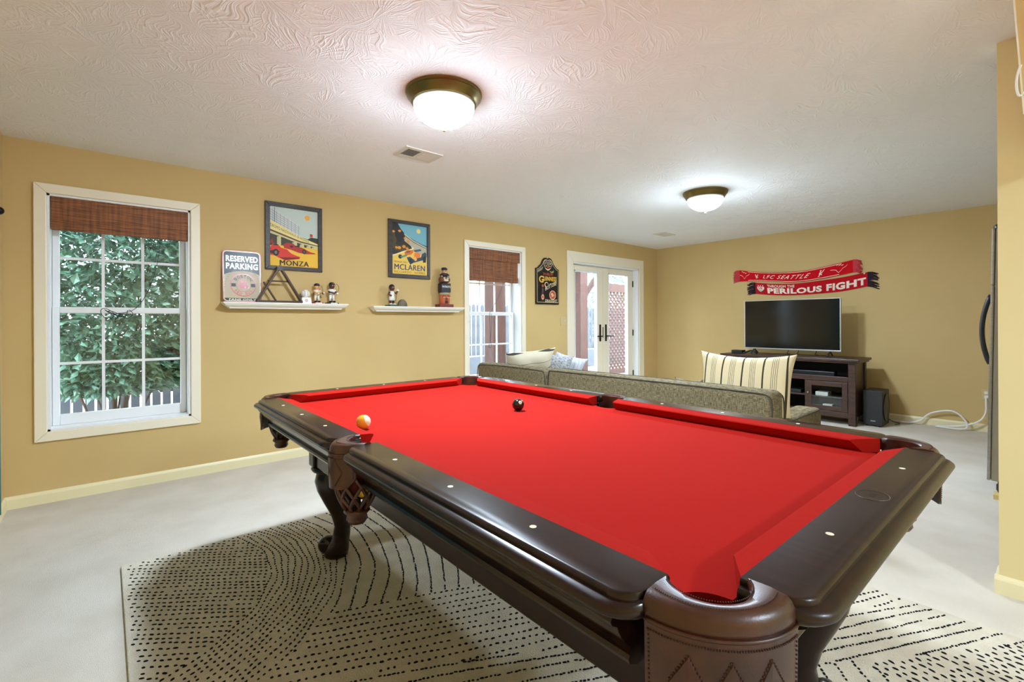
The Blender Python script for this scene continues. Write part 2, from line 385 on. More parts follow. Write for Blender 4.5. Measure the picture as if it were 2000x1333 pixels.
# ------------------------------------------------------------------ french door
root = bpy.data.objects.new('door_1', None); COL.objects.link(root); root['kind'] = 'structure'; root.location = (5.797, YW, 0)
def dput(mb, name, M, parent=root, **k):
    off = (5.797, YW, 0); mb.v = [(a-off[0], b-off[1], c) for a, b, c in mb.v]; return mb.build(name, M, parent, **k)
x0, x1, _, z1 = D1; w = .125
for pts in ([(x0-w, z1+.145), (x1+w, z1+.145), (x1, z1), (x0, z1)], [(x0-w, 0), (x0-w, z1+.145), (x0, z1), (x0, 0)], [(x1+w, 0), (x1, 0), (x1, z1), (x1+w, z1+.145)]):
    dput(MB().prism(pts, frame_back(0, 0, YW), .018), 'casing', M_trim, bevel=.005)
j = MB(); j.box(x0, x0+.018, YW, YW+WT, 0, z1); j.box(x1-.018, x1, YW, YW+WT, 0, z1); j.box(x0, x1, YW, YW+WT, z1-.018, z1); dput(j, 'jamb', M_sash)
dput(MB().box(x0, x1, YW+.06, YW+WT, 0, .02), 'threshold', M_bronze)
yd = YW+.10
for a, b in ((x0+.02, 5.795), (5.799, x1-.02)):
    s = MB(); st = .13; s.box(a, a+st, yd, yd+.045, .03, z1-.022); s.box(b-st, b, yd, yd+.045, .03, z1-.022)
    s.box(a+st, b-st, yd, yd+.045, .03, .26); s.box(a+st, b-st, yd, yd+.045, 1.96, z1-.022)
    leaf = dput(s, 'door_leaf', M_trim, bevel=.003)
    g = MB()
    for c in ((a+st, a+st+.016, .26, 1.96), (b-st-.016, b-st, .26, 1.96), (a+st, b-st, .26, .276), (a+st, b-st, 1.944, 1.96)): g.box(c[0], c[1], yd-.006, yd+.05, c[2], c[3])
    g.v = [(p[0]-5.797, p[1]-YW, p[2]) for p in g.v]; g.build('glazing_bead', M_sash, leaf)
    pn = MB().box(a+st, b-st, yd+.02, yd+.024, .26, 1.96); pn.v = [(p[0]-5.797, p[1]-YW, p[2]) for p in pn.v]; pn.build('pane', M_glass, leaf)
for xh, sg in ((5.725, -1), (5.865, 1)):
    h = MB(); h.box(xh-.017, xh+.017, yd-.01, yd, .90, 1.16); hp = dput(h, 'handle_plate', M_bronze, bevel=.003)
    h = MB(); h.tube([(xh, yd-.005, .98), (xh, yd-.05, .98), (xh+sg*.02, yd-.055, .98), (xh+sg*.125, yd-.055, .982)], .009, 8); h.v = [(p[0]-5.797, p[1]-YW, p[2]) for p in h.v]
    h.build('lever', M_bronze, hp, smooth='all')
dput(MB().box(5.79, 5.804, yd-.004, yd, .96, 1.12), 'lock_plate', M_bronze)
for z in (.35, 1.02, 1.82): dput(MB().box(x1-.032, x1-.014, yd-.012, yd+.004, z-.05, z+.05), 'hinge', M_bronze)

# ------------------------------------------------------------------ outdoors
M_gnd = mat('leaf_litter_ground', (150,136,130), .95, var=((88,70,64), 14), bump=(30, .6, .02))
M_post = mat('weathered_red_cedar', (86,54,46), .8, var=((70,44,38), 4), stretch=(8,8,1))
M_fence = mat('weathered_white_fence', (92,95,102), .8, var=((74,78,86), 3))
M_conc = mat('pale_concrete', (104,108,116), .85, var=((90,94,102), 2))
M_leaf = mat('glossy_green_leaf', (92,134,112), .22, var=((140,176,158), 9))
M_bark = mat('shrub_bark', (86,70,58), .9)
gnd = box('yard_ground', -14, 24, YW+WT, 34, -.30, -.05, M_gnd); struct(gnd)
pt = box('patio_slab', 2.6, 9.0, YW+WT, 7.6, -.05, -.03, M_conc); struct(pt)
def shrub(name, label, c, rx, ry, z0, z1, n, leaf, seed):
    rnd = random.Random(seed); t = thing(name, label, 'shrub', (c[0], c[1], -.05)); mb = MB()
    st = MB()
    for k in range(6):
        a = rnd.uniform(0, 2*PI); r = rnd.uniform(.2, .8); e = Vector((r*rx*math.cos(a), r*ry*math.sin(a), rnd.uniform(.6, .9)*(z1+.05)))
        st.tube([(0.05*math.cos(a), .05*math.sin(a), 0), e*.5+Vector((0, 0, .1)), e], [.012, .007, .003], 6)
    st.build('branches', M_bark, t, smooth='all')
    for k in range(n):
        a = rnd.uniform(0, 2*PI); zz = rnd.random(); rr = math.sqrt(rnd.uniform(.12, 1)); pr = (1-abs(zz*2-1)**3)**.5
        p = Vector((rr*pr*rx*math.cos(a), rr*pr*ry*math.sin(a), z0+.05+zz*(z1-z0)))
        d = Vector((math.cos(a)+rnd.uniform(-.8, .8), math.sin(a)+rnd.uniform(-.8, .8), rnd.uniform(-.9, .5))).normalized()
        sd = d.cross(Vector((rnd.uniform(-1, 1), rnd.uniform(-1, 1), 1))).normalized(); nn = d.cross(sd)
        l = leaf*rnd.uniform(.7, 1.25); w_l = l*.24
        mb.add([p, p+d*l*.45+sd*w_l+nn*.006, p+d*l, p+d*l*.45-sd*w_l+nn*.006, p+d*l*.5-nn*.004], [(0, 1, 4), (1, 2, 4), (2, 3, 4), (3, 0, 4)])
    mb.build('foliage', M_leaf, t, kind='stuff', fix=False)
    return t
shrub('camellia_shrub', 'dense glossy-leaved shrub crowding the window left of the tin sign', (.05, 5.95), 1.7, .85, .56, 3.4, 34000, .100, 3)
shrub('hedge_shrub', 'taller hedge standing behind the glossy shrub outside', (.1, 7.6), 2.4, .5, .85, 3.6, 14000, .13, 8)
shrub('yard_tree', 'leafy green tree beyond the fence seen through the french door', (15.9, 13.2), 1.9, 1.9, .6, 5.0, 4500, .20, 5)
def fence(label, xa, xb, y, h, step, M=M_fence, ang=0):
    t = thing('picket_fence', label, 'fence', (xa, y, -.05), ang); n = int((xb-xa)/step)
    me = None
    for k in range(n):
        if me is None:
            p = MB(); w_ = step*.78; p.prism([(0, 0), (w_, 0), (w_, h-.06), (w_/2, h), (0, h-.06)], lambda u, v, w: (u, w, v), .02); po = p.build('picket', M, t); me = po
        else:
            c = me.copy(); COL.objects.link(c); c.parent = t; c.location.x = k*step
    for z in (.25, h-.3): MB().box(0, n*step, .02, .06, z, z+.08).build('rail', M, t)
    return t
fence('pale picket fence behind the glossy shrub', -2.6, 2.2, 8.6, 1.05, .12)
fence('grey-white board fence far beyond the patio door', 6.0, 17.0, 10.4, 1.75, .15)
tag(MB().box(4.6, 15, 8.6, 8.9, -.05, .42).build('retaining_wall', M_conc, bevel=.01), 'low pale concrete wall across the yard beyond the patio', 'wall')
def post(label, x, y, w=.14):
    o = box('deck_post', x-w/2, x+w/2, y-w/2, y+w/2, -.03, 2.62, M_post, bevel=.006); return tag(o, label, 'post', None)
p1 = PX(967, 640, 1, 6.3); post('cedar deck post seen through the window behind the sofa', p1.x, 6.3, .26)
p2 = PX(1133, 640, 1, 6.9); post('cedar deck post seen through the left leaf of the french door', p2.x, 6.9, .24)
# lattice screen with its posts and header, seen through the right door leaf
lx0 = PX(1180, 600, 1, 6.6).x; lx1 = PX(1226, 600, 1, 6.6).x; LW = lx1-lx0+.5
t = thing('lattice_screen', 'diagonal cedar lattice screen seen through the right leaf of the french door', 'lattice', (lx0, 6.6, -.03))
zt = PX(1200, 572, 1, 6.6).z+.04; zt2 = PX(1200, 556, 1, 6.6).z+.04
box('top_board', 0, LW, -.02, .03, zt, zt2, M_post, t); box('bottom_board', 0, LW, -.02, .03, .04, .14, M_post, t)
for a in (0, LW-.09): box('upright', a, a+.09, -.02, .07, 0, zt2, M_post, t)
hh_ = zt-.12; sp_ = .125; n_ = int((LW+hh_)/sp_)
for sgn in (1, -1):
    for k in range(n_+1):
        cc = k*sp_          # line u - v = c  (or mirrored)
        ua, va = (cc, 0) if cc <= LW else (LW, cc-LW)
        ub, vb = (cc-hh_, hh_) if cc >= hh_ else (0, cc)
        if abs(ua-ub) < .03: continue
        if sgn < 0: ua, ub = LW-ua, LW-ub
        y = .012 if sgn > 0 else 0
        MB().bar((ua, y, .12+va), (ub, y, .12+vb), .042, .009, up=(0, 1, 0)).build('lattice_strip', M_post, t)
for k in range(8):
    tag(box('deck_joist', 3.2+k*.6, 3.25+k*.6, YW+WT+.02, 7.4, 2.62, 2.84, M_post), 'cedar deck joist running overhead outside the french door', 'joist', 'deck joists over the patio')
tag(box('deck_beam', 3.0, 8.6, 6.82, 6.98, 2.40, 2.62, M_post), 'long cedar deck beam resting on the posts outside', 'beam')
br = MB().bar((p2.x+.17, 6.9, 1.80), (p2.x+.75, 6.9, 2.40), .09, .09, up=(0, 1, 0)).build('deck_brace', M_post); tag(br, 'slanting cedar brace at the top of the post outside the door', 'brace')

# ------------------------------------------------------------------ ceiling lamps and vents
M_ring = mat('antique_brass', (120,104,58), .35, metal=.85)
M_dome = mat('lit_frosted_glass', (250,250,245), .3, emit=(.74, .90, 1.08, LAMP))
N, L, B = nodes(M_dome)      # lit from within: the bowl glows most at its bottom, least at the metal pan
tc = N.new('ShaderNodeTexCoord'); sp = N.new('ShaderNodeSeparateXYZ'); L.new(tc.outputs['Object'], sp.inputs[0])
w_ = math_(N, L, 'POWER', math_(N, L, 'MAXIMUM', math_(N, L, 'DIVIDE', math_(N, L, 'ADD', math_(N, L, 'MULTIPLY', sp.outputs[2], -1.0), -.05), .126), .03), 3.4)
L.new(math_(N, L, 'MULTIPLY', w_, LAMP), B.inputs['Emission Strength'])
def lamp(label, x, y, sc=1):
    t = thing('ceiling_lamp', label, 'ceiling lamp', (x, y, H), 0, 'flush ceiling lamps')
    MB().lathe([(.02, 0), (.203, 0), (.203, -.008), (.197, -.013), (.199, -.02), (.186, -.036), (.176, -.05), (.173, -.058), (.163, -.06), (.16, -.05), (.02, -.048)], 48).build('mounting_ring', M_ring, t, smooth=True)
    pr = [(.164*math.cos(a), -.058-.118*math.sin(a)) for a in [PI/2*k/12 for k in range(12)]]+[(.004, -.176)]
    MB().lathe(pr, 48).build('glass_dome', M_dome, t, smooth='all')
    MB().lathe([(.003, -.172), (.009, -.174), (.012, -.18), (.008, -.186), (.005, -.19), (.009, -.195), (.006, -.202), (.001, -.204)], 16).build('finial', M_ring, t, smooth='all')
    return t
lamp('brass-ringed frosted dome ceiling lamp over the pool table, the larger in view', 1.38, 2.16)
lamp('brass-ringed frosted dome ceiling lamp over the sofa, nearer the television', 4.33, 2.20)
lamp('brass-ringed frosted dome ceiling lamp added unseen behind the camera as fill', 1.30, -2.00)  # out of view, added to light the near end of the room
M_vent = mat('vent_enamel', (214,206,190), .45)
def vent(label, x0, x1, y0, y1):
    t = thing('ceiling_vent', label, 'vent', ((x0+x1)/2, (y0+y1)/2, H), 0, 'ceiling air vents'); a, b = (x1-x0)/2, (y1-y0)/2
    f = MB()
    for c in ((-a, a, -b, -b+.035), (-a, a, b-.035, b), (-a, -a+.035, -b+.035, b-.035), (a-.035, a, -b+.035, b-.035), (-.008, .008, -b+.035, b-.035)): f.box(c[0], c[1], c[2], c[3], -.008, 0)
    f.build('vent_frame', M_vent, t, bevel=.002)
    MB().box(-a+.03, a-.03, -b+.03, b-.03, -.001, -.0005).build('duct_shadow_plate', mat('duct_grey', (70,64,56), .8), t)
    s = MB(); n = 9
    for sg in (-1, 1):
        for k in range(n):
            x = sg*(.014+(a-.052)*(k+.5)/n); s.bar((x, -b+.035, -.006), (x, b-.035, -.006), .011, .0015, up=(sg*.7, 0, 1))
    s.build('louvre_slats', M_vent, t, kind='stuff'); return t
vent('white louvred ceiling vent beside the lamp over the pool table', 1.58, 1.88, 2.955, 3.165)
vent('small louvred ceiling vent near the far corner above the french door', 5.83, 6.12, 3.55, 3.735)

# ------------------------------------------------------------------ rug
RX0, RX1, RY0, RY1 = .057, 2.60, -.62, 3.045
rug = thing('area_rug', 'cream wool area rug with rows of charcoal dashes under the pool table', 'rug', ((RX0+RX1)/2, (RY0+RY1)/2, 0))
rcx, rcy = rug.location.x, rug.location.y
box('pile', RX0-rcx, RX1-rcx, RY0-rcy, RY1-rcy, 0, .011, M_rug, rug, bevel=.004)
dm = MB(); rr_ = random.Random(11)
C0 = (-.14, 2.69)
def side_of(p, a, ang): return (p[0]-a[0])*math.sin(ang)-(p[1]-a[1])*math.cos(ang)   # >0 : right of / below the line
L1 = ((.69, 1.975), math.radians(-20.5)); RB = ((1.866, .551), math.radians(-34.4)); LB2 = ((1.20, .95), math.radians(-42))
def region(p):
    r = math.hypot(p[0]-C0[0], p[1]-C0[1])
    if side_of(p, *RB) > 0 and p[0] > 1.55: return 6 if p[0] > 1.99 else 7
    if r < .755: return 1
    if r < 1.075: return 2
    if side_of(p, *L1) > 0: return 5 if side_of(p, (1.33, 1.16), math.radians(-31)) > 0 else 4
    return 3
def dash(p, ang, l, w):
    if not (RX0+.02 < p[0] < RX1-.02 and RY0+.02 < p[1] < RY1-.02): return
    ang += rr_.uniform(-.22, .22); l *= rr_.uniform(.6, 1.25); w *= rr_.uniform(.7, 1.2)
    c, s = math.cos(ang), math.sin(ang); x, y = p[0]-rcx+rr_.uniform(-.002, .002), p[1]-rcy+rr_.uniform(-.002, .002)
    o6 = [(-.5, 0), (-.25, -.5), (.25, -.5), (.5, 0), (.25, .5), (-.25, .5)]
    vs = [(x+c*a*l-s*b*w, y+s*a*l+c*b*w, .0105) for a, b in o6]+[(x+c*a*l*.8-s*b*w*.8, y+s*a*l*.8+c*b*w*.8, .0135) for a, b in o6]
    dm.add(vs, [(6, 7, 8, 9, 10, 11)]+[(i, (i+1) % 6, 6+(i+1) % 6, 6+i) for i in range(6)])
def straight(reg, ang, gap, pitch, l, w):
    c, s = math.cos(ang), math.sin(ang)
    for i in range(-140, 140):
        for j in range(-220, 220):
            d = i*gap; e = j*pitch+(i % 2)*pitch/2
            p = (1.3+c*e-s*d+.004*math.sin(e*9+i), 1.2+s*e+c*d+.004*math.sin(e*7+i*2))
            if region(p) == reg and rr_.random() > .05: dash(p, ang, l, w)
def rings(reg, r0, r1, gap, pitch, l, w):
    k = 0; r = r0
    while r < r1:
        n = int(2*PI*r/pitch)
        for j in range(n):
            a = 2*PI*(j+.5*(k % 2))/n; rj = r+.005*math.sin(a*17+k)
            p = (C0[0]+rj*math.cos(a), C0[1]+rj*math.sin(a))
            if region(p) == reg and rr_.random() > .04: dash(p, a+PI/2, l, w)
        r += gap; k += 1
straight(1, math.radians(-38), .030, .026, .017, .0075)
rings(2, .765, 1.075, .027, .024, .015, .0075)
rings(3, 1.10, 3.6, .066, .013, .012, .0075)
straight(4, math.radians(-23), .040, .025, .015, .0085)
straight(5, math.radians(-27), .046, .015, .014, .0065)
straight(6, math.radians(-99), .030, .030, .022, .008)
straight(7, math.radians(40), .062, .018, .013, .008)
dm.build('dash_tufts', M_tuft, rug, kind='stuff', fix=False)

# ------------------------------------------------------------------ pool table
TL = (1.2568, 1.4661, .0137); TR = math.radians(-.6416)
T = thing('pool_table', 'dark mahogany pool table with red cloth and leather drop pockets', 'pool table', TL, TR)
ZR = .8232; ZB = ZR-.045
SG = lambda sx, sy: (lambda p: (p[0]*sx, p[1]*sy, p[2]))
def tbuild(mb, name, M, f=None, parent=T, **k):
    if f: mb.v = [f(p) for p in mb.v]
    return mb.build(name, M, parent, **k)
# slate bed with cut-outs
out = []
def arc(cx, cy, r, a0, a1, n=10): return [(cx+r*math.cos(math.radians(a0+(a1-a0)*k/(n-1))), cy+r*math.sin(math.radians(a0+(a1-a0)*k/(n-1)))) for k in range(n)]
bx_, by_, hr = .597, 1.15, .066
ha = math.degrees(math.acos((.638-bx_)/hr))
out += arc(.638, 0, hr, 180+ha, 180-ha) + arc(bx_, by_, hr, 270, 180) + arc(-bx_, by_, hr, 0, -90)
out += arc(-.638, 0, hr, ha, -ha) + arc(-bx_, -by_, hr, 90, 0) + arc(bx_, -by_, hr, 180, 90)
MB().prism(out, lambda u, v, w: (u, v, ZB-w), .03).build('cloth_bed', M_felt, T)
def rail_mesh(s0, s1, o_in, o_out, fr):
    mb = MB(); R = .062; rings_ = []
    for i, dz in ((.07, -.036), (.03, -.0355), (.010, -.033), (.002, -.028), (0, -.0225), (.002, -.017), (.009, -.0125), (.018, -.0115), (.0215, -.0105), (.022, -.0045), (.0255, -.001), (.030, 0)):
        e = (i-.030)*.45; r = max(R-i, .004); oo = o_out-i; a, b = s0+e, s1-e; ring = [(a, o_in), (b, o_in)]
        ring += [(b-r+r*math.cos(q), oo-r+r*math.sin(q)) for q in [PI/2*k/7 for k in range(8)]]
        ring += [(a+r+r*math.cos(q), oo-r+r*math.sin(q)) for q in [PI/2+PI/2*k/7 for k in range(8)]]
        rings_.append([fr(s, o, ZR+dz) for s, o in ring])
    return mb.layers(rings_)
longf = lambda sx: (lambda s, o, z: (sx*o, s, z)); shortf = lambda sy: (lambda s, o, z: (s, sy*o, z))
def cushion(sb0, sb1, sn0, sn1, nose, back, fr):
    prof = [(back, -.0005), (nose+.010, -.005), (nose+.002, -.0075), (nose, -.011), (nose+.003, -.016), (nose+.022, -.0448), (back, -.0448)]
    def e(o, b, n): t = min(1, max(0, (o-nose)/(back-nose))); return n+(b-n)*t
    mb = MB().layers([[fr(e(o, sb0, sn0), o, ZR+z) for o, z in prof], [fr(e(o, sb1, sn1), o, ZR+z) for o, z in prof]])
    return mb
def sight(x, y): MB().lathe([(.0001, .0006), (.0066, .0006), (.0066, -.002), (.0001, -.002)], 16, (x, y, ZR)).build('rail_sight', M_pale, T)
for sx in (-1, 1):
    for a, b, c, d in ((.066, 1.091, .076, 1.023), (-1.091, -.066, -1.023, -.076)):
        rail_mesh(a, b, .613, .733, longf(sx)).build('rail', M_wood, T, smooth=True)
        cushion(a, b, c, d, .56, .6135, longf(sx)).build('cushion', M_felt, T, smooth=True)
    for i in (-3, -2, -1, 1, 2, 3): sight(sx*.655, i*.28)
for sy in (-1, 1):
    rail_mesh(-.539, .539, 1.166, 1.281, shortf(sy)).build('rail', M_woodx, T, smooth=True)
    cushion(-.539, .539, -.463, .463, 1.12, 1.1665, shortf(sy)).build('cushion', M_felt, T, smooth=True)
    for i in (-1, 0, 1):
        if sy < 0 and i == 0: continue
        sight(i*.28, sy*1.206)
em = MB()
em.tube([(.034*math.cos(a), -1.206+.030*math.sin(a), ZR+.0004) for a in [2*PI*k/40 for k in range(40)]], .0008, 5, closed=True)
fr = lambda u, v, w: (u, -1.206+v, ZR+w)
for k in range(5): em.box(-.012+k*.006, -.010+k*.006, -1.212, -1.200+.002*(k % 2), ZR, ZR+.0006)
em.build('maker_emblem', mat('tarnished_silver', (84,70,60), .4, metal=.4), T)
# moulded apron, six runs between the pockets
APR = [(.085, .72), (.085, .778), (.0, .786), (-.008, .783), (-.011, .777), (-.008, .771), (-.002, .768), (.004, .764), (.006, .757), (.014, .744), (.026, .731), (.035, .722), (.038, .713), (.033, .711), (.030, .705), (.033, .698), (.044, .693), (.048, .690), (.085, .688)]
for sx in (-1, 1):
    for a, b in ((.075, 1.062), (-1.062, -.075)): MB().layers([[(sx*(.70-i), y, z) for i, z in APR] for y in (a, b)]).build('apron_moulding', M_wood, T, smooth=True)
for sy in (-1, 1): MB().layers([[(x, sy*(1.235-i), z) for i, z in APR] for x in (-.51, .51)]).build('apron_moulding', M_woodx, T, smooth=True)
MB().box(-.60, .60, -1.13, 1.13, .67, .70).build('under_frame', M_dark, T)
MB().box(-.47, .47, -1.04, 1.04, .470, .692).build('lower_cabinet', M_wood, T, bevel=.006)
for sx in (-1, 1):
    for sy in (-1, 1): MB().box(sx*.455, sx*.482, sy*.98, sy*1.052, .468, .692).build('corner_stile', M_wood, T, bevel=.006)
# pockets
def corner_pt(t):
    c0 = (.575, 1.13)
    a = math.radians(-42+176*t); r = .055+.013*math.sin(PI*t); i = (c0[0]+r*math.cos(a), c0[1]+r*math.sin(a))
    a = math.radians(-17+124*t); r = .112-.014*math.sin(PI*t); o = (c0[0]+r*math.cos(a), c0[1]+r*math.sin(a)); return i, o
def side_pt(t):
    a = math.radians(-78+156*t); i = (.622+.058*math.cos(a)-.009, .063*math.sin(a))
    b = math.radians(-66+132*t); o = (.625+.115*math.cos(b)-.012, .078*math.sin(b)); return i, o
def along(i, o, k, ex=0):   # point from inner to outer by fraction k, pushed out by ex
    dx, dy = o[0]-i[0], o[1]-i[1]; l = math.hypot(dx, dy); return (i[0]+dx*k+dx/l*ex, i[1]+dy*k+dy/l*ex)
def pocket(fn, f, kind):
    n = 28; rings_ = []
    for k in range(n+1):
        i, o = fn(k/n); ring = []
        for fr_k, ex, dz in ((0, .002, -.100), (0, .001, -.012), (0, .0005, -.003), (0, .006, .0015), (.55, 0, .0035), (1, -.008, .002), (1, -.001, -.003), (1, .003, -.010), (1, .005, -.020), (1, .0045, -.029), (1, -.004, -.031)):
            p = along(i, o, fr_k, ex); ring.append((p[0], p[1], ZR+dz))
        rings_.append(ring)
    ir = tbuild(MB().layers(rings_), 'pocket_leather', M_leather, f, smooth=True)
    zb = .165 if kind == 'corner' else .135
    def sk(t, z, ex):
        i, o = fn(t); p = along(i, o, 1, ex-.004-.002*max(0, z-.04)/.1); return (p[0], p[1], ZR-z)
    a0, a1 = (.02, .98) if kind == 'corner' else (.06, .94)
    bot = lambda t: zb-.035*abs(2*(t-a0)/(a1-a0)-1)**5
    outer = []; 
    for k in range(n+1):
        t = a0+(a1-a0)*k/n; zs = [.026+(bot(t)-.026)*j/6 for j in range(7)]
        outer.append([sk(t, z, .012) for z in zs]+[sk(t, z, .007) for z in reversed(zs)])
    shield = tbuild(MB().layers(outer), 'pocket_shield', M_leather, f, smooth=True)
    st = MB(); hem = MB()
    hem.tube([sk(a0+(a1-a0)*k/n, .028, .0115) for k in range(n+1)], .0026, 6)
    tbuild(hem, 'folded_hem', M_leather, f, parent=shield, smooth='all')
    def dot(t, z, ex=.0125, s=.0016):
        p = sk(t, z, ex); st.ball(p, s, 6)
    for k in range(0, 57):
        t = a0+.02+(a1-a0-.04)*k/56; dot(t, .039)
        i, o = fn(t); p = along(i, o, .10); st.ball((p[0], p[1], ZR+.0028), .0011, 6); p = along(i, o, .72); st.ball((p[0], p[1], ZR+.0040), .0011, 6)
    for k in range(16):
        z = .041+(zb-.035-.041)*k/15; dot(a0+.025, z); dot(a1-.025, z)
    m_ = 3 if kind == 'corner' else 2
    for d in range(m_):
        tc_ = a0+(a1-a0)*(d+1)/(m_+1); wt = .105 if kind == 'corner' else .13; zc = .094 if kind == 'corner' else .082; hz = .042
        pts_ = [(tc_, zc-hz), (tc_+wt, zc), (tc_, zc+hz), (tc_-wt, zc)]
        dmnd = MB(); lo = [sk(a, b, .0115) for a, b in pts_]; sm = [(tc_+(a-tc_)*.9, zc+(b-zc)*.9) for a, b in pts_]; hi = [sk(a, b, .0148) for a, b in sm]
        dmnd.layers([lo, hi]); tbuild(dmnd, 'diamond_panel', M_leather, f, parent=shield)
        for e in range(4):
            A, Bq = pts_[e], pts_[(e+1) % 4]
            for g in range(9): q_ = (g+.5)/9; dot(A[0]+(Bq[0]-A[0])*q_, A[1]+(Bq[1]-A[1])*q_)
    tbuild(st, 'stitching', M_stitch, f, parent=shield, kind='stuff')
    # netted leather bag
    c1 = (.588, 1.143) if kind == 'corner' else (.650, 0); br_ = .046 if kind == 'corner' else .056; nb = MB()
    rad = lambda q_: br_+.010*math.sin(PI*q_)-.022*q_**3
    zz = lambda q_: ZR-.06-.155*q_
    for fam in (1, -1):
        for k in range(9):
            pth = []
            for s_ in range(13):
                q_ = s_/12; a = 2*PI*k/9+fam*q_*1.5; pth.append((c1[0]+rad(q_)*math.cos(a), c1[1]+rad(q_)*math.sin(a), zz(q_)))
            nb.tube(pth, .0062, 6)
    tbuild(nb, 'net_bag', M_leather, f, smooth='all')
    e = MB(); e.lathe([(.010, -.212), (.036, -.214), (.041, -.225), (.030, -.236), (.033, -.250), (.026, -.262), (.008, -.264)], 20, (c1[0], c1[1], ZR)); tbuild(e, 'bag_end', M_leather, f, smooth='all')
    li = MB(); rg = []
    tg = .026 if kind == 'corner' else .004
    for z, g in ((-.0465, tg), (-.062, tg*.75), (-.10, .0), (-.16, -.016), (-.17, -.045)):
        rg.append([(c1[0]+(br_+.006+g)*math.cos(2*PI*k/24), c1[1]+(br_+.006+g)*math.sin(2*PI*k/24), ZR+z) for k in range(24)])
    li.layers(rg, cap=False); tbuild(li, 'pocket_lining', mat('dark_red_lining', (78,10,12), .9), f, fix=False)
for sx in (-1, 1):
    pocket(side_pt, SG(sx, 1), 'side')
    for sy in (-1, 1): pocket(corner_pt, SG(sx, sy), 'corner')
# legs
def leg(sx, sy):
    d = Vector((sx*.7071, sy*.7071, 0)); pp = Vector((-d.y, d.x, 0)); base = Vector((sx*.375, sy*.978, 0)); mb = MB(); rg = []
    for z, off, ra, rb in ((.455, .012, .060, .066), (.43, .018, .072, .074), (.39, .022, .078, .078), (.34, .014, .073, .074), (.28, -.006, .060, .062), (.22, -.028, .046, .050), (.16, -.040, .039, .044), (.11, -.034, .042, .046), (.07, -.018, .052, .052), (.035, -.008, .060, .058), (.008, -.004, .060, .058), (0, -.004, .054, .052)):
        c = base+d*off; rg.append([tuple(c+d*ra*math.cos(2*PI*k/20)+pp*rb*math.sin(2*PI*k/20)+Vector((0, 0, z))) for k in range(20)])
    o = mb.layers(rg).build('leg', M_wood, T, smooth='all')
    s = MB(); c = base+d*.038
    for w_, r in ((-.034, .030), (-.026, .040), (0, .043), (.026, .040), (.034, .030)): pass
    rg = []
    for w_, r in ((-.040, .012), (-.038, .030), (-.028, .041), (0, .044), (.028, .041), (.038, .030), (.040, .012)):
        rg.append([tuple(c+pp*w_+d*r*math.cos(2*PI*k/20)+Vector((0, 0, .056+r*math.sin(2*PI*k/20)))) for k in range(20)])
    s.layers(rg).build('foot_scroll', M_wood, o, smooth='all')
    cp = base+d*.012
    MB().lathe([(.02, .440), (.085, .440), (.098, .446), (.104, .457), (.098, .468), (.085, .474), (.02, .474)], 32, (cp.x, cp.y, 0)).build('knee_cap', M_wood, o, smooth='all')
for sx in (-1, 1):
    for sy in (-1, 1): leg(sx, sy)
def tw(x, y, z):   # table-local to world
    c, s = math.cos(TR), math.sin(TR); return (TL[0]+x*c-y*s, TL[1]+x*s+y*c, TL[2]+z)
# balls
def ball_mat(n, rgb, stripe=False):
    M = mat(n, rgb, .08, coat=.6)
    if stripe:
        N, L, B = nodes(M); tc = N.new('ShaderNodeTexCoord'); sp = N.new('ShaderNodeSeparateXYZ'); L.new(tc.outputs['Object'], sp.inputs[0])
        a = math_(N, L, 'GREATER_THAN', math_(N, L, 'ABSOLUTE', sp.outputs[2]), .0165); mx = N.new('ShaderNodeMix'); mx.data_type = 'RGBA'
        L.new(a, mx.inputs['Factor']); mx.inputs['A'].default_value = lin(*rgb); mx.inputs['B'].default_value = lin(240,228,196); L.new(mx.outputs['Result'], B.inputs['Base Color'])
    return M
RB_ = .0286
def ball(label, x, y, z, M, num=None, ndir=(0, 0, 1), rot=(0, 0, 0)):
    t = thing('billiard_ball', label, 'billiard ball', tw(x, y, z))
    b = MB().ball((0, 0, 0), RB_, 36).build('ball_body', M, t, smooth='all'); b.rotation_euler = rot
    if num:
        nd = Vector(ndir).normalized(); u = nd.cross(Vector((0, 0, 1))).normalized()*-1; v = nd.cross(u)
        if v.z < 0: v = -v
        def fr(a, bb, w):
            p = nd*RB_+u*a+v*bb; return tuple(p.normalized()*(RB_+w))
        mb = MB(); rg = [[fr(r*math.cos(2*PI*k/24), r*math.sin(2*PI*k/24), .0002) for k in range(24)] for r in (.0001, .003, .006, .0085)]
        mb.layers(rg, cap=False).build('number_disc', M_pale, t, smooth='all', fix=False)
        mb = MB(); text(mb, num, fr, -.0027, -.004, .0054, .008, .0005); mb.build('number', M_dark, t, fix=False)
    return t
p8 = PX(1012, 792, 2, ZB+.0115+RB_)
e8 = Vector((p8.x-TL[0], p8.y-TL[1])); 
view = (Vector((0, 0, HC))-p8).normalized()
nd8 = view*.80+R2*.36+U2*.40
b8 = ball('black eight ball alone near the middle of the red cloth', 0, 0, 0, ball_mat('black_phenolic', (8,8,10)), '8', nd8)
b8.location = (p8.x, p8.y, TL[2]+ZB+RB_)
p9 = PX(709.5, 826, 2, ZB+.0115+RB_)
b9 = ball('amber and cream striped ball beside the side pocket cushion', 0, 0, 0, ball_mat('amber_phenolic', (238,160,44), True), rot=(0, 1.2, -.72)); b9.location = (p9.x, p9.y, TL[2]+ZB+RB_)
ball('red ball caught in the net of the middle pocket by the camera side', -.680, .030, ZR-.110, ball_mat('red_phenolic', (214,36,18)))
ball('yellow ball caught in the net of the middle pocket by the camera side', -.640, -.026, ZR-.150, ball_mat('yellow_phenolic', (226,182,40)))
ball('green ball caught in the net of the middle pocket by the camera side', -.625, .024, ZR-.172, ball_mat('green_phenolic', (16,70,52)))
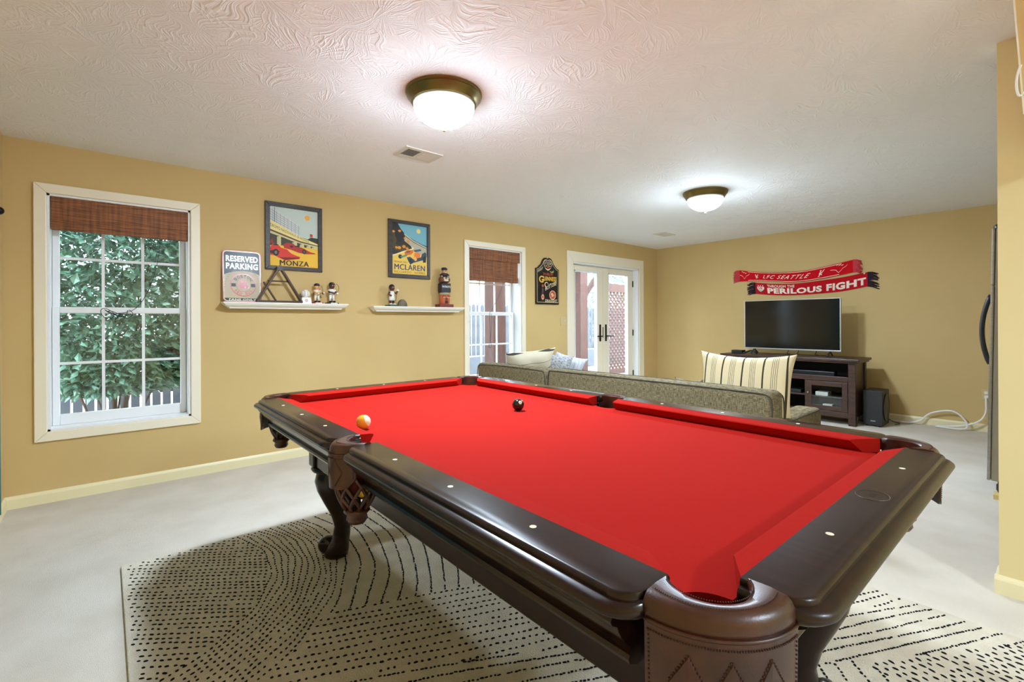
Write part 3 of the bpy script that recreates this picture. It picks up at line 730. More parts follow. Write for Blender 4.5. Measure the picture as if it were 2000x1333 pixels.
ball('orange-red ball in the net of the corner pocket nearest the shrub window', -.588, 1.143, ZR-.135, ball_mat('orange_phenolic', (206,62,22)))

# ------------------------------------------------------------------ sofa
S = thing('sectional_sofa', 'grey-brown tweed sectional sofa with dark piping, its back to the pool table', 'sofa', (3.14, 1.15, 0))
def sb(name, x0, x1, y0, y1, z0, z1, M=M_sofa, bevel=.03, parent=S):
    return MB().box(x0-3.14, x1-3.14, y0-1.15, y1-1.15, z0, z1).build(name, M, parent, bevel=bevel, seg=4)
sb('base', 3.16, 4.05, 1.17, 3.25, .07, .30, bevel=.02); sb('return_base', 3.16, 4.75, 3.20, 4.30, .07, .30, bevel=.02)
bk = sb('back', 3.14, 3.33, 1.16, 3.165, .20, .762, bevel=.05)
bk2 = sb('return_end_back', 3.14, 3.34, 3.175, 4.27, .20, .755, bevel=.045)
sb('arm', 3.24, 4.04, 1.15, 1.33, .10, .560, bevel=.035)
sb('seat_cushion', 3.34, 4.06, 1.34, 2.25, .30, .46); sb('seat_cushion', 3.34, 4.06, 2.26, 3.16, .30, .46)
sb('seat_cushion', 3.36, 4.75, 3.18, 4.02, .30, .46)
sb('return_back', 3.36, 4.75, 4.05, 4.28, .28, .60, bevel=.05)
for x, y in ((3.2, 1.2), (4.0, 1.2), (3.2, 4.2), (4.7, 4.2), (4.7, 3.3), (4.0, 2.2)): MB().lathe([(.02, 0), (.03, .08)], 12, (x-3.14, y-1.15, 0)).build('foot', M_dark, S)
def pipe(pts, parent): MB().tube([(a-3.14, b-1.15, c) for a, b, c in pts], .0045, 6).build('piping', M_pipe, parent, smooth='all')
pipe(smooth_path([Vector(p) for p in ((3.142, 3.15, .22), (3.142, 3.15, .745), (3.147, 3.10, .752), (3.147, 1.25, .752), (3.142, 1.175, .735), (3.142, 1.165, .69), (3.142, 1.165, .22))]), bk)
pipe(smooth_path([Vector(p) for p in ((3.32, 3.10, .757), (3.32, 1.25, .757), (3.325, 1.17, .735), (3.33, 1.163, .66), (3.33, 1.163, .45))]), bk)
pipe(smooth_path([Vector(p) for p in ((3.142, 4.262, .22), (3.142, 4.262, .70), (3.147, 4.22, .745), (3.147, 3.24, .745), (3.142, 3.185, .72), (3.142, 3.182, .22))]), bk2)
pipe(smooth_path([Vector(p) for p in ((3.33, 1.152, .545), (3.9, 1.152, .548), (4.025, 1.16, .545), (4.035, 1.165, .48), (4.035, 1.165, .12))]), S)
def pillow(name, label, loc, w, h, th, rot, M, n=22):
    mb = MB(); vs = []; fs = []
    for sgn in (1, -1):
        k0 = len(vs)
        for i in range(n+1):
            for j in range(n+1):
                u = -1+2*i/n; v = -1+2*j/n
                pin = 1-.10*(1-abs(v)**2.5)*abs(u)**3; pin2 = 1-.14*(1-abs(u)**2.0)*abs(v)**3
                prof = max(0, (1-abs(u)**2.6)*(1-abs(v)**2.6))**.55
                wob = .006*math.sin(7*u+3*v)*prof
                vs.append((u*w/2*pin, sgn*(th/2*prof)+wob, v*h/2*pin2))
        for i in range(n):
            for j in range(n): a = k0+i*(n+1)+j; fs.append((a, a+1, a+n+2, a+n+1))
    mb.add(vs, fs); o = mb.build(name, M, smooth='all'); o.location = loc; o.rotation_euler = rot
    bm = bmesh.new(); bm.from_mesh(o.data); bmesh.ops.remove_doubles(bm, verts=bm.verts, dist=.0008); bmesh.ops.recalc_face_normals(bm, faces=bm.faces); bm.to_mesh(o.data); bm.free()
    o.data.polygons.foreach_set('use_smooth', [True]*len(o.data.polygons))
    return tag(o, label, 'pillow')
M_knit = mat('blue_grey_knit', (112,120,140), .95, var=((206,204,196), 60), bump=(120, .8, .006))
M_blue = stripes('blue_white_stripe', (216,220,226), (70,92,140), .045, 0, (.35, .45, .7))
M_pillow2 = stripes('cream_striped_linen_wide', (206,196,170), (70,66,62), .20, 2, (.5,))
pillow('throw_pillow', 'large cream pillow with dark stripes standing at the right end of the sofa', (3.46, 1.475, .715), .66, .54, .17, (math.radians(-10), 0, math.radians(-86)), M_pillow)
pillow('throw_pillow', 'slumped cream pillow with a few dark stripes on the far end of the sofa', (3.55, 3.86, .70), .60, .46, .18, (math.radians(28), math.radians(-4), math.radians(-18)), M_pillow2)
pillow('throw_pillow', 'blue-grey knitted pillow between the cream pillow and the striped blue one', (3.98, 3.90, .65), .42, .40, .16, (math.radians(20), math.radians(10), math.radians(-30)), M_knit)
pillow('throw_pillow', 'blue and white striped pillow nearest the french door', (4.28, 3.95, .63), .42, .38, .15, (math.radians(22), math.radians(14), math.radians(-30)), M_blue)
pillow('throw_pillow', 'small tan woven pillow just behind the large striped pillow', (3.44, 1.90, .615), .24, .30, .12, (math.radians(-10), 0, math.radians(-88)), mat('tan_weave', (140,122,96), .95, var=((92,78,58), 70), bump=(140, .6, .004)))

# ------------------------------------------------------------------ TV stand, television, speaker
K = thing('tv_stand', 'dark walnut TV stand with glass doors against the far wall', 'tv stand', (6.62, 2.235, 0))
def kb(name, x0, x1, y0, y1, z0, z1, M=M_walnut, parent=K, bevel=.004): return MB().box(x0-6.62, x1-6.62, y0-2.235, y1-2.235, z0, z1).build(name, M, parent, bevel=bevel)
kb('top', 6.345, 6.90, 1.445, 3.025, .735, .765, bevel=.006); kb('top_moulding', 6.365, 6.88, 1.465, 3.005, .715, .735)
for x in (6.39, 6.80):
    for y in (1.49, 2.91): kb('leg', x, x+.07, y, y+.07, 0, .715)
for y in (1.505, 2.945): kb('side_panel', 6.46, 6.80, y, y+.02, .09, .715)
kb('back_panel', 6.855, 6.865, 1.55, 2.92, .09, .715, mat('dark_backing', (22,16,14), .7))
kb('bottom_shelf', 6.40, 6.855, 1.55, 2.92, .10, .125); kb('bottom_rail', 6.395, 6.415, 1.56, 2.91, .085, .145)
kb('upper_shelf', 6.40, 6.855, 1.55, 2.92, .505, .53); kb('face_rail', 6.395, 6.42, 1.56, 2.91, .495, .555)
for y in (1.985, 2.465): kb('divider', 6.40, 6.855, y, y+.02, .125, .505)
kb('cubby_shelf', 6.42, 6.855, 2.005, 2.465, .30, .318)
for y0, y1, yk in ((1.565, 1.985, 1.965), (2.485, 2.905, 2.505)):
    d = MB()
    for a in ((y0, y0+.055, .15, .49), (y1-.055, y1, .15, .49), (y0+.055, y1-.055, .15, .205), (y0+.055, y1-.055, .435, .49)): d.box(6.39-6.62, 6.408-6.62, a[0]-2.235, a[1]-2.235, a[2], a[3])
    dd = d.build('door', M_walnut, K, bevel=.003); kb('pane', 6.397, 6.401, y0+.055, y1-.055, .205, .435, M_glass, dd, 0)
    MB().ball((6.378-6.62, yk-2.235, .345), .011, 12).build('knob', mat('brushed_nickel', (170,166,160), .3, metal=1), dd, smooth='all')
    kb('inner_shelf', 6.44, 6.855, y0+.01, y1-.01, .295, .307)
tag(box('soundbar', 6.50, 6.62, 1.72, 2.70, .531, .60, M_dark, bevel=.012, seg=3), 'long black soundbar on the top shelf of the TV stand', 'soundbar')
M_box = paint('white_card', 226, 220, 206)
for k, (y0, y1, z0, z1, lb) in enumerate(((1.78, 1.91, .308, .355, 'white box on the upper shelf behind the right glass door'), (1.77, 1.92, .126, .158, 'flat white box at the bottom behind the right glass door'), (1.74, 1.84, .159, .21, 'small white carton resting on the flat box behind glass'))):
    tag(box('storage_box', 6.46+.01*k, 6.60, y0, y1, z0, z1, M_box, bevel=.003), lb, 'box')
tag(MB().box(6.44, 6.60, 2.06, 2.30, .319, .36).build('media_player', M_dark, bevel=.004), 'black media player in the open middle cubby of the stand', 'media player')
# small black box and headset beside the television foot
g = thing('cable_box', 'small black box left of the television on the stand', 'box', (6.52, 2.85, .765)); MB().box(-.06, .06, -.07, .07, .001, .045).build('box_body', M_dark, g, bevel=.003); MB().box(-.062, -.06, -.05, .05, .012, .032).build('front_panel', mat('smoked_plastic', (40,42,46), .15), g)
tag(MB().tube(smooth_path([Vector(p) for p in ((6.46, 2.76, .773), (6.45, 2.70, .80), (6.45, 2.65, .815), (6.46, 2.60, .80), (6.47, 2.585, .774))]), .011, 8).build('headset_band', M_dark, smooth='all'), 'black curved headset band lying on the stand under the television', 'headset')
TV = thing('television', 'flat television with thin silver bezel on the walnut stand', 'television', (6.62, 2.243, .765))
def tvb(name, x0, x1, y0, y1, z0, z1, M, parent=TV, bevel=.002): return MB().box(x0-6.62, x1-6.62, y0-2.243, y1-2.243, z0-.765, z1-.765).build(name, M, parent, bevel=bevel)
M_silver = mat('silver_bezel', (196,196,194), .3, metal=.7); M_screen = mat('black_glass_screen', (10,11,12), .12, spec=.6)
ty0, ty1, tz0, tz1 = 1.684, 2.804, .832, 1.480
tvb('housing', 6.615, 6.66, ty0+.004, ty1-.004, tz0+.004, tz1-.004, M_dark)
for a in ((ty0, ty1, tz0, tz0+.016), (ty0, ty1, tz1-.009, tz1), (ty0, ty0+.009, tz0+.016, tz1-.009), (ty1-.009, ty1, tz0+.016, tz1-.009)): tvb('bezel', 6.605, 6.64, a[0], a[1], a[2], a[3], M_silver)
tvb('screen', 6.608, 6.614, ty0+.009, ty1-.009, tz0+.016, tz1-.009, M_screen, bevel=0)
for y in (1.80, 2.68):
    MB().tube([(-.10, y-2.243, .0105), (0, y-2.243, .068), (.10, y-2.243, .0105)], .009, 8).build('foot', M_dark, TV, smooth='all')
tvb('maker_badge', 6.603, 6.605, 2.225, 2.26, tz0+.004, tz0+.012, M_silver, bevel=0)
for k, y in enumerate((2.30, 2.18, 1.98)):
    tag(MB().tube(smooth_path([Vector(p) for p in ((6.68, y, .90), (6.69, y-.02, .82), (6.70, y+.01, .775), (6.78, y, .7715))]), .004, 6).build('power_cord', M_dark, smooth='all'), ['black cord dropping behind the television, leftmost', 'black cord dropping behind the television, middle', 'black cord dropping behind the television, rightmost'][k], 'cord')
SP = thing('subwoofer', 'black subwoofer on the carpet right of the TV stand', 'speaker', (6.73, 1.37, 0))
MB().box(-.16, .16, -.09, .09, .012, .405).build('cabinet', mat('black_ash', (36,35,34), .6), SP, bevel=.006)
MB().lathe([(.001, .012), (.05, .008), (.10, .003), (.125, .006), (.135, .010), (.135, .0), (.001, .0)], 36).build('cone', M_dark, SP, smooth=True)
SP.children[-1].rotation_euler = (PI/2, 0, 0); SP.children[-1].location = (0, -.09, .21); SP.children[-1].scale = (1, 1.15, 1)
MB().box(-.162, -.1605, -.025, .02, .06, .068).build('badge', M_silver, SP)
for a in (-.13, .13):
    for b in (-.06, .06): MB().lathe([(.012, 0), (.014, .013)], 10, (a, b, 0)).build('foot', M_dark, SP)

# ------------------------------------------------------------------ shelves
def shelf(label, x0, x1, zt):
    rg = []
    for z, i in ((0, 0), (-.010, 0), (-.012, .006), (-.020, .010), (-.030, .022), (-.038, .036), (-.044, .046), (-.052, .048)):
        rg.append([(x0+i, YW, zt+z), (x1-i, YW, zt+z), (x1-i, YW-.13+i, zt+z), (x0+i, YW-.13+i, zt+z)])
    return tag(MB().layers(rg).build('wall_shelf', mat('white_shelf_paint', (240,236,226), .4)), label, 'shelf', 'white ledge shelves')
SZ1, SZ2 = 1.384, 1.372
shelf('white moulded ledge shelf under the racing garage poster, left of the two', .718, 1.728, SZ1)
shelf('white moulded ledge shelf under the orange racing car poster, right of the two', 1.975, 3.055, SZ2)

# ------------------------------------------------------------------ posters
M_frame = mat('dark_oak_frame', (48,40,34), .45, var=((66,58,50), 8), stretch=(1,9,9))
def poster(label, x0, x1, z0, z1, ix0, ix1, iz0, iz1, art):
    t = thing('framed_poster', label, 'poster', ((x0+x1)/2, YW, z0)); cx, cz = t.location.x, z0
    for pts in ([(x0, z1), (x1, z1), (ix1, iz1), (ix0, iz1)], [(x0, z0), (ix0, iz0), (ix1, iz0), (x1, z0)], [(x0, z0), (x0, z1), (ix0, iz1), (ix0, iz0)], [(x1, z0), (ix1, iz0), (ix1, iz1), (x1, z1)]):
        MB().prism([(a-cx, b-cz) for a, b in pts], lambda u, v, w: (u, -w, v), .022).build('frame_side', M_frame, t, bevel=.003)
    w, h = ix1-ix0, iz1-iz0
    fr = lambda u, v, q: (ix0-cx+u*w, -.006-q, iz0-cz+v*h)
    mb = MB(); mats = []; lay = [0]
    def col(*rgb):
        M = mat('print_%02x%02x%02x' % rgb, rgb, .6)
        if M not in mats: mats.append(M)
        return mats.index(M)
    def P(pts, *rgb):
        lay[0] += 1; mb.flat([(min(1, max(0, a)), min(1, max(0, b))) for a, b in pts], fr, .0002*lay[0], col(*rgb))
    def TX(s, u, v, ww, hh, *rgb, **k): lay[0] += 1; text(mb, s, k.pop('fr', fr), u, v, ww, hh, .0002*lay[0], col(*rgb), **k)
    art(P, TX, fr); mb.build('print', mats, t, fix=False); return t
def art_monza(P, TX, fr):
    P([(0,0),(1,0),(1,1),(0,1)], 196,208,198)
    P(circ(.775, .875, .058, 20, ry=.045), 240,170,60)
    P([(.58,.43),(.68,.52),(.78,.50),(.86,.54),(1,.53),(1,.36),(.58,.40)], 52,54,40)
    P([(0,.985),(.09,.985),(.62,.70),(.62,.52),(0,.74)], 206,210,206)      # grandstand tier
    for k in range(5): P([(0,.96-k*.042),(.62,.685-k*.028),(.62,.681-k*.028),(0,.953-k*.042)], 120,128,134)
    for k in range(8): P([(.06+k*.075,.97-k*.036),(.065+k*.075,.97-k*.036),(.065+k*.075,.72-k*.026),(.06+k*.075,.72-k*.026)], 96,108,124)
    P([(.09,.985),(.10,.985),(.10,.74),(.09,.74)], 70,80,90)
    P([(0,.77),(.62,.53),(1,.43),(1,.405),(.62,.455),(0,.615)], 232,214,140)     # lettered fascia
    def bf(u, v, w):   # skewed band frame
        return fr(u, .665-.285*u+v*(1-.55*u), w)
    TX('DROMO NAZIONALE DI MONZA', .01, .0, .80, .055, 58,52,44, fr=bf)
    P([(0,.615),(.62,.455),(1,.405),(1,.39),(.62,.43),(0,.585)], 96,70,50)
    P([(0,.585),(.62,.43),(1,.39),(1,.33),(.55,.30),(0,.30)], 206,196,140)       # garage fronts
    for a, b, c, d, e in ((.0,.19,.545,.505,.33),(.22,.50,.50,.43,.33),(.55,.66,.425,.405,.335),(.70,.80,.40,.385,.335),(.84,.91,.38,.37,.34)):
        P([(a,c),(b,d),(b,e),(a,e-.02)], 62,60,46); P([(b-.05,d-.01),(b,d),(b,e),(b-.05,e)], 190,186,140)
    P([(0,.34),(.45,.36),(1,.34),(1,0),(0,0)], 236,186,52)
    P([(.83,.60),(.835,.60),(.835,.47),(.83,.47)], 80,70,60); P([(.835,.60),(.885,.59),(.885,.545),(.835,.55)], 206,50,40)
    # far car
    P([(.26,.37),(.34,.405),(.47,.40),(.52,.36),(.66,.34),(.84,.275),(.93,.265),(.95,.25),(.74,.235),(.58,.25),(.42,.29),(.28,.31)], 176,42,30)
    P(circ(.70,.275,.045,14,ry=.042), 40,30,28); P(circ(.70,.275,.022,12,ry=.02), 90,80,70); P([(.40,.36),(.47,.36),(.46,.33),(.41,.33)], 30,26,28); P([(.50,.37),(.60,.36),(.60,.345),(.50,.35)], 30,24,26)
    # near car
    P([(0,.30),(.05,.37),(.16,.36),(.22,.31),(.34,.29),(.44,.22),(.55,.19),(.62,.175),(.60,.145),(.30,.10),(.17,.14),(.10,.17),(0,.18)], 214,52,34)
    P([(0,.25),(.10,.27),(.20,.24),(.10,.19),(0,.21)], 60,30,28); P(circ(.115,.225,.058,14,ry=.060), 28,24,26); P(circ(.115,.225,.028,12,ry=.03), 120,112,90)
    P([(.06,.36),(.15,.365),(.17,.345),(.06,.345)], 30,28,34); P([(.17,.145),(.58,.165),(.60,.145),(.30,.105)], 120,20,20); P([(.36,.27),(.42,.23),(.45,.235),(.40,.275)], 240,170,130); P([(0,.43),(.05,.45),(.07,.38),(0,.37)], 150,40,30)
    TX('MONZA', .19, .015, .60, .088, 44,34,42); TX('MONZA', .199, .015, .60, .088, 44,34,42)
def art_mcl(P, TX, fr):
    P([(0,0),(1,0),(1,1),(0,1)], 122,184,200)
    P(circ(.755,.895,.060,20,ry=.047), 246,214,130)
    P([(.33,.80),(.45,.76),(.55,.73),(.7,.68),(.85,.64),(1,.61),(1,.5),(.33,.6)], 74,110,152)
    P([(.30,.82),(.55,.70),(1,.57),(1,.30),(.30,.45)], 190,182,160)
    P([(.30,.83),(.60,.69),(1,.575),(1,.56),(.60,.675),(.30,.81)], 240,220,140); P([(.30,.81),(.60,.672),(1,.557),(1,.545),(.60,.655),(.30,.79)], 90,84,70)
    P([(0,1),(.16,1),(.24,.90),(.33,.83),(.36,.75),(.34,.67),(.52,.58),(.56,.53),(.30,.42),(0,.38)], 54,50,42)
    P([(0,.84),(.05,.84),(.10,.74),(.13,.66),(.10,.58),(.20,.56),(.34,.60),(.50,.54),(.36,.46),(.10,.46),(0,.52)], 84,72,40)
    for a, b, r in ((.04,.83,.04),(.21,.85,.045),(.35,.72,.03),(.45,.66,.05),(.20,.52,.05),(.33,.55,.05),(.12,.52,.04),(.42,.52,.04)): P(circ(a, b, r, 9, ry=r*.6), 232,150,52)
    for a, b in ((.10,.95),(.15,.78),(.27,.78),(.20,.70)): P(circ(a, b, .075, 9, ry=.07), 44,42,44)
    P([(0,.36),(.30,.46),(.56,.53),(.54,.565),(.62,.54),(.56,.50),(.34,.43),(0,.33)], 244,226,160)
    P([(0,.34),(.56,.50),(1,.38),(1,0),(0,0)], 238,202,92)
    # orange and slate car
    P([(.34,.44),(.42,.49),(.58,.50),(.60,.46),(.52,.40),(.36,.38)], 226,116,44); P([(.60,.50),(.80,.535),(.84,.50),(.64,.46)], 62,98,122); P([(.62,.44),(.72,.47),(.80,.43),(.78,.36),(.70,.28),(.62,.33)], 238,130,60)
    P([(.40,.34),(.46,.25),(.50,.22),(.95,.33),(.98,.45),(.94,.48),(.85,.44),(.82,.37),(.60,.31),(.50,.36)], 54,76,96); P([(.86,.36),(.98,.42),(.96,.27),(.88,.26)], 36,44,54); P([(.44,.30),(.50,.20),(.60,.245),(.55,.33)], 40,52,64)
    P(circ(.22,.345,.055,12,ry=.042), 44,56,66); P([(.22,.35),(.40,.40),(.42,.37),(.26,.32)], 120,140,110); P([(.58,.34),(.66,.37),(.70,.30),(.64,.28)], 250,180,90)
    P([(.38,.45),(.50,.475),(.50,.455),(.40,.43)], 60,90,90)
    TX('MONZA 2021', .055, .222, .36, .036, 120,72,40); TX('MCLAREN', .055, .085, .87, .112, 62,66,112); TX('MCLAREN', .063, .085, .87, .112, 62,66,112); TX('RICCIARDO · NORRIS', .055, .022, .88, .042, 150,84,40)
poster('dark framed poster of red racing cars at a garage lettered MONZA', 1.046, 1.527, 1.678, 2.270, 1.085, 1.489, 1.712, 2.231, art_monza)
poster('dark framed poster of an orange racing car lettered MCLAREN', 2.187, 2.675, 1.674, 2.275, 2.232, 2.641, 1.714, 2.240, art_mcl)

# ------------------------------------------------------------------ tin sign on the left shelf
t = thing('tin_sign', 'silver and black tin sign reading RESERVED PARKING with a red socks roundel', 'sign', (.868, YW-.042, SZ1)); t.rotation_euler = (math.radians(-4), 0, 0)
SW, SH = .286, .432
def rrect(x0, x1, y0, y1, r, n=6): return [p for cx, cy, a in ((x1-r, y1-r, 0), (x0+r, y1-r, 90), (x0+r, y0+r, 180), (x1-r, y0+r, 270)) for p in [(cx+r*math.cos(math.radians(a+90*k/n)), cy+r*math.sin(math.radians(a+90*k/n))) for k in range(n+1)]]
fr = lambda u, v, w: (u-SW/2, -w, v)
M_tin = mat('polished_tin', (186,178,158), .3, metal=.25, spec=.35); M_tinblack = mat('black_tin_print', (22,22,22), .28, spec=.25); M_red = mat('red_enamel', (190,34,34), .25)
MB().prism(rrect(0, SW, .002, SH, .034), fr, .002).build('plate', M_red, t)
mb = MB(); mb.flat(rrect(.007, SW-.007, .009, SH-.007, .029), fr, .0026, 0)
mb.flat(rrect(.011, SW-.011, .013, SH-.011, .026), fr, .0030, 1)
cxb, czb = .150, .145
bl = [(cxb+.235*math.cos(a), czb-.06+.176*math.sin(a)) for a in [PI*k/30 for k in range(31)]]
bl = [(min(SW-.011, max(.011, a)), max(.034, b)) for a, b in bl]+[(.011, .034)]
mb.flat([(.011, .034), (SW-.011, .034)]+[p for p in bl[:-1]], fr, .0034, 2)                                   # big baseball
mb.flat(circ(cxb, czb, .096, 40), fr, .0038, 3); mb.flat(circ(cxb, czb, .089, 40), fr, .0042, 2); mb.flat(circ(cxb, czb, .056, 32), fr, .0046, 3); mb.flat(circ(cxb, czb, .053, 32), fr, .005, 2)
for s in (-1, 1): mb.flat([(cxb+s*.056, czb-.016), (cxb+s*.088, czb-.016), (cxb+s*.088, czb+.012), (cxb+s*.056, czb+.012)], fr, .0049, 1)
text_arc(mb, 'BOSTON', fr, cxb, czb, .0725, .024, math.radians(150), math.radians(30), .0052, 1, bold=.02)
text_arc(mb, 'RED SOX', fr, cxb, czb, .0725, .024, math.radians(215), math.radians(325), .0052, 3, bold=.02, inward=True)
for dx, s in ((-.012, 1), (.016, .9)):     # pair of red socks
    mb.flat([(cxb+dx-.014*s, czb+.040*s), (cxb+dx+.006*s, czb+.042*s), (cxb+dx+.010*s, czb+.0), (cxb+dx+.030*s, czb-.016*s), (cxb+dx+.026*s, czb-.032*s), (cxb+dx-.006*s, czb-.026*s), (cxb+dx-.022*s, czb-.010*s)], fr, .0055+.0002*s, 3)
    mb.flat([(cxb+dx+.024*s, czb-.014*s), (cxb+dx+.031*s, czb-.018*s), (cxb+dx+.026*s, czb-.032*s), (cxb+dx+.018*s, czb-.028*s)], fr, .006, 0)
for s in (-1, 1):
    for k in range(9): a = math.radians(90+s*(26+k*7)); px_, pz_ = cxb+.19*math.cos(a)*.72, czb-.05+.19*math.sin(a); mb.flat([(px_-.006, pz_), (px_+.006, pz_+.004*s), (px_+.006, pz_+.0065*s), (px_-.006, pz_+.0025*s)], fr, .0037, 3)
text(mb, 'RESERVED', fr, .026, .338, .236, .050, .0036, 0, bold=.03); text(mb, 'PARKING', fr, .026, .276, .236, .050, .0036, 0, bold=.03)
text(mb, 'FANS ONLY', fr, .045, .014, .20, .016, .0036, 0, bold=.02)
mb.build('printed_face', [M_tin, M_tinblack, mat('cream_tin_print', (188,170,136), .34, spec=.3), M_red], t, fix=False)

# ------------------------------------------------------------------ ball rack
M_rack = mat('rosewood_bars', (62,34,28), .35, coat=.3)
t = thing('ball_rack', 'dark wooden triangle ball rack standing on the left shelf beside the tin sign', 'ball rack', (1.135, YW-.092, SZ1))
def rk(a, b, w=.018, h=.045, name='rack_bar'): MB().bar((a[0]-1.135, a[2], a[1]-SZ1), (b[0]-1.135, b[2], b[1]-SZ1), w, h, up=(0, 1, 0)).build(name, M_rack, t, bevel=.004)
rk((1.135, 1.690, 0), (.968, 1.396, -.0)); rk((1.145, 1.690, 0), (1.318, 1.396, 0)); rk((.958, 1.394, 0), (1.325, 1.394, 0), .018); rk((1.05, 1.571, .012), (1.23, 1.571, .012), .012, .02, 'cross_bar'); rk((1.018, 1.56, .012), (1.118, 1.394, .012), .014, .02, 'cross_bar')
MB().lathe([(.004, -.022), (.024, -.022), (.024, .022), (.004, .022)], 16).build('rounded_corner', M_rack, t); t.children[-1].rotation_euler = (PI/2, 0, 0); t.children[-1].location = (.005, 0, 1.684-SZ1)

# ------------------------------------------------------------------ souvenirs
t = thing('baseball_souvenir', 'white baseball on a tapered white stand with a red mark', 'souvenir', (1.358, YW-.07, SZ1))
MB().layers([[(a*w, b*w*.8, z) for a, b in ((-1, -1), (1, -1), (1, 1), (-1, 1))] for w, z in ((.047, 0), (.045, .004), (.038, .050), (.034, .054))]).build('stand', M_white, t, bevel=.002)
MB().ball((0, 0, .087), .037, 24).build('ball', M_white, t, smooth='all')
for s in (-1, 1):
    MB().tube([(s*.020+s*.012*math.cos(a), -.029*math.cos(a*.9)*1.0 if False else -math.sqrt(max(0, .0376**2-(s*(.012+.012*math.cos(a)))**2-(.030*math.sin(a))**2)), .087+.030*math.sin(a)) if False else (s*(.012+.010*(1-math.cos(a))), -math.sqrt(max(1e-6, .0376**2-(.012+.010*(1-math.cos(a)))**2-(.028*math.sin(a))**2)), .087+.028*math.sin(a)) for a in [-1.4+2.8*k/14 for k in range(15)]], .0013, 5).build('stitch_seam', M_red, t, smooth='all')
mb = MB(); fr = lambda u, v, w: (u, -.0345-w, .026+v); mb.flat(circ(0, 0, .012, 20), fr, .0008, 0); mb.flat(circ(0, 0, .009, 20), fr, .0012, 1); text(mb, 'S', fr, -.004, -.006, .008, .012, .0016, 0, bold=.02); mb.build('red_mark', [M_red, M_white], t, fix=False)
def figure(label, x, z, h, skin, top, legs, hat, base, kind):
    t = thing('bobblehead_figure', label, 'figurine', (x, YW-.07, z), math.radians(14), 'bobblehead figurines'); s = h/.205
    M = lambda n, c: mat(n, c, .4)
    sk = M('figure_skin_%d' % skin[0], skin); tp = M('jersey_%d_%d' % (top[0], top[2]), top); lg = M('uniform_%d_%d' % (legs[0], legs[2]), legs)
    bs = MB(); bs.box(-.050*s, .050*s, -.036*s, .036*s, 0, .012*s); bs.build('base', M('figure_base_%d_%d' % (base[0], base[1]), base), t, bevel=.002)
    if kind != 'basketball': b2 = MB(); b2.box(-.034*s, .034*s, -.0368*s, -.036*s, .003*s, .010*s); b2.build('name_plate', M_white, t)
    for sx in (-1, 1):
        MB().ball((sx*.019*s, -.008*s, .020*s), .013*s, 12, sc=(.9, 1.6, .7)).build('shoe', M_white if kind == 'basketball' else M_dark, t, smooth='all')
        MB().tube([(sx*.018*s, 0, .022*s), (sx*.017*s, .001*s, .050*s), (sx*.013*s, 0, .088*s)], [.0085*s, .011*s, .014*s], 10).build('leg', sk if kind == 'basketball' else lg, t, smooth='all')
    MB().lathe([(.004, .078), (.026, .080), (.027, .090), (.024, .098), (.027, .118), (.024, .132), (.008, .140)], 16, sx=s, sy=s*.72, M=Matrix.Diagonal((1, 1, s, 1))).build('torso', tp, t, smooth='all')
    if kind == 'basketball': MB().lathe([(.004, .052), (.030, .053), (.029, .075), (.026, .092), (.004, .094)], 16, sx=s, sy=s*.72, M=Matrix.Diagonal((1, 1, s, 1))).build('shorts', lg, t, smooth='all')
    else: MB().lathe([(.020, .084), (.0275, .085), (.0275, .090), (.020, .091)], 16, sx=s, sy=s*.74, M=Matrix.Diagonal((1, 1, s, 1))).build('belt', M_dark, t, smooth='all')
    if kind == 'glove': arms = (((-.026, 0, .128), (-.034, -.014, .112), (-.006, -.024, .104)), ((.026, 0, .128), (.036, -.012, .110), (.046, -.026, .104)))
    elif kind == 'bat': arms = (((-.026, 0, .128), (-.036, -.012, .108), (.010, -.028, .100)), ((.026, 0, .128), (.038, -.012, .108), (.036, -.028, .100)))
    else: arms = (((-.026, 0, .128), (-.038, -.002, .108), (-.026, -.020, .096)), ((.026, 0, .128), (.036, -.014, .116), (.040, -.026, .134)))
    for a in arms:
        MB().tube([tuple(c*s for c in p) for p in a], [.010*s, .0085*s, .007*s], 8).build('arm', sk, t, smooth='all')
        if kind != 'basketball': MB().tube([tuple(c*s for c in a[0]), tuple((Vector(a[0])*.4+Vector(a[1])*.6)*s)], [.0115*s, .0105*s], 8).build('sleeve', tp, t, smooth='all')
        MB().ball(tuple(c*s for c in a[2]), .0085*s, 10).build('hand', sk, t, smooth='all')
    hd = MB().ball((0, -.002*s, .166*s), .0265*s, 20, sc=(.92, .96, 1.08)).build('head', sk, t, smooth='all')
    for sx in (-1, 1):
        MB().ball((sx*.009*s, -.0255*s, .169*s), .0036*s, 8, sc=(1, .5, 1)).build('eye', M_white, hd); MB().ball((sx*.009*s, -.0272*s, .169*s), .0018*s, 6).build('pupil', M_dark, hd)
        MB().ball((sx*.0245*s, 0, .165*s), .006*s, 8, sc=(.5, .8, 1)).build('ear', sk, hd, smooth='all')
    MB().ball((0, -.028*s, .163*s), .0042*s, 8).build('nose', sk, hd, smooth='all'); MB().ball((0, -.0255*s, .154*s), .006*s, 8, sc=(1.2, .4, .35)).build('mouth', mat('figure_mouth', (120,48,40), .5), hd)
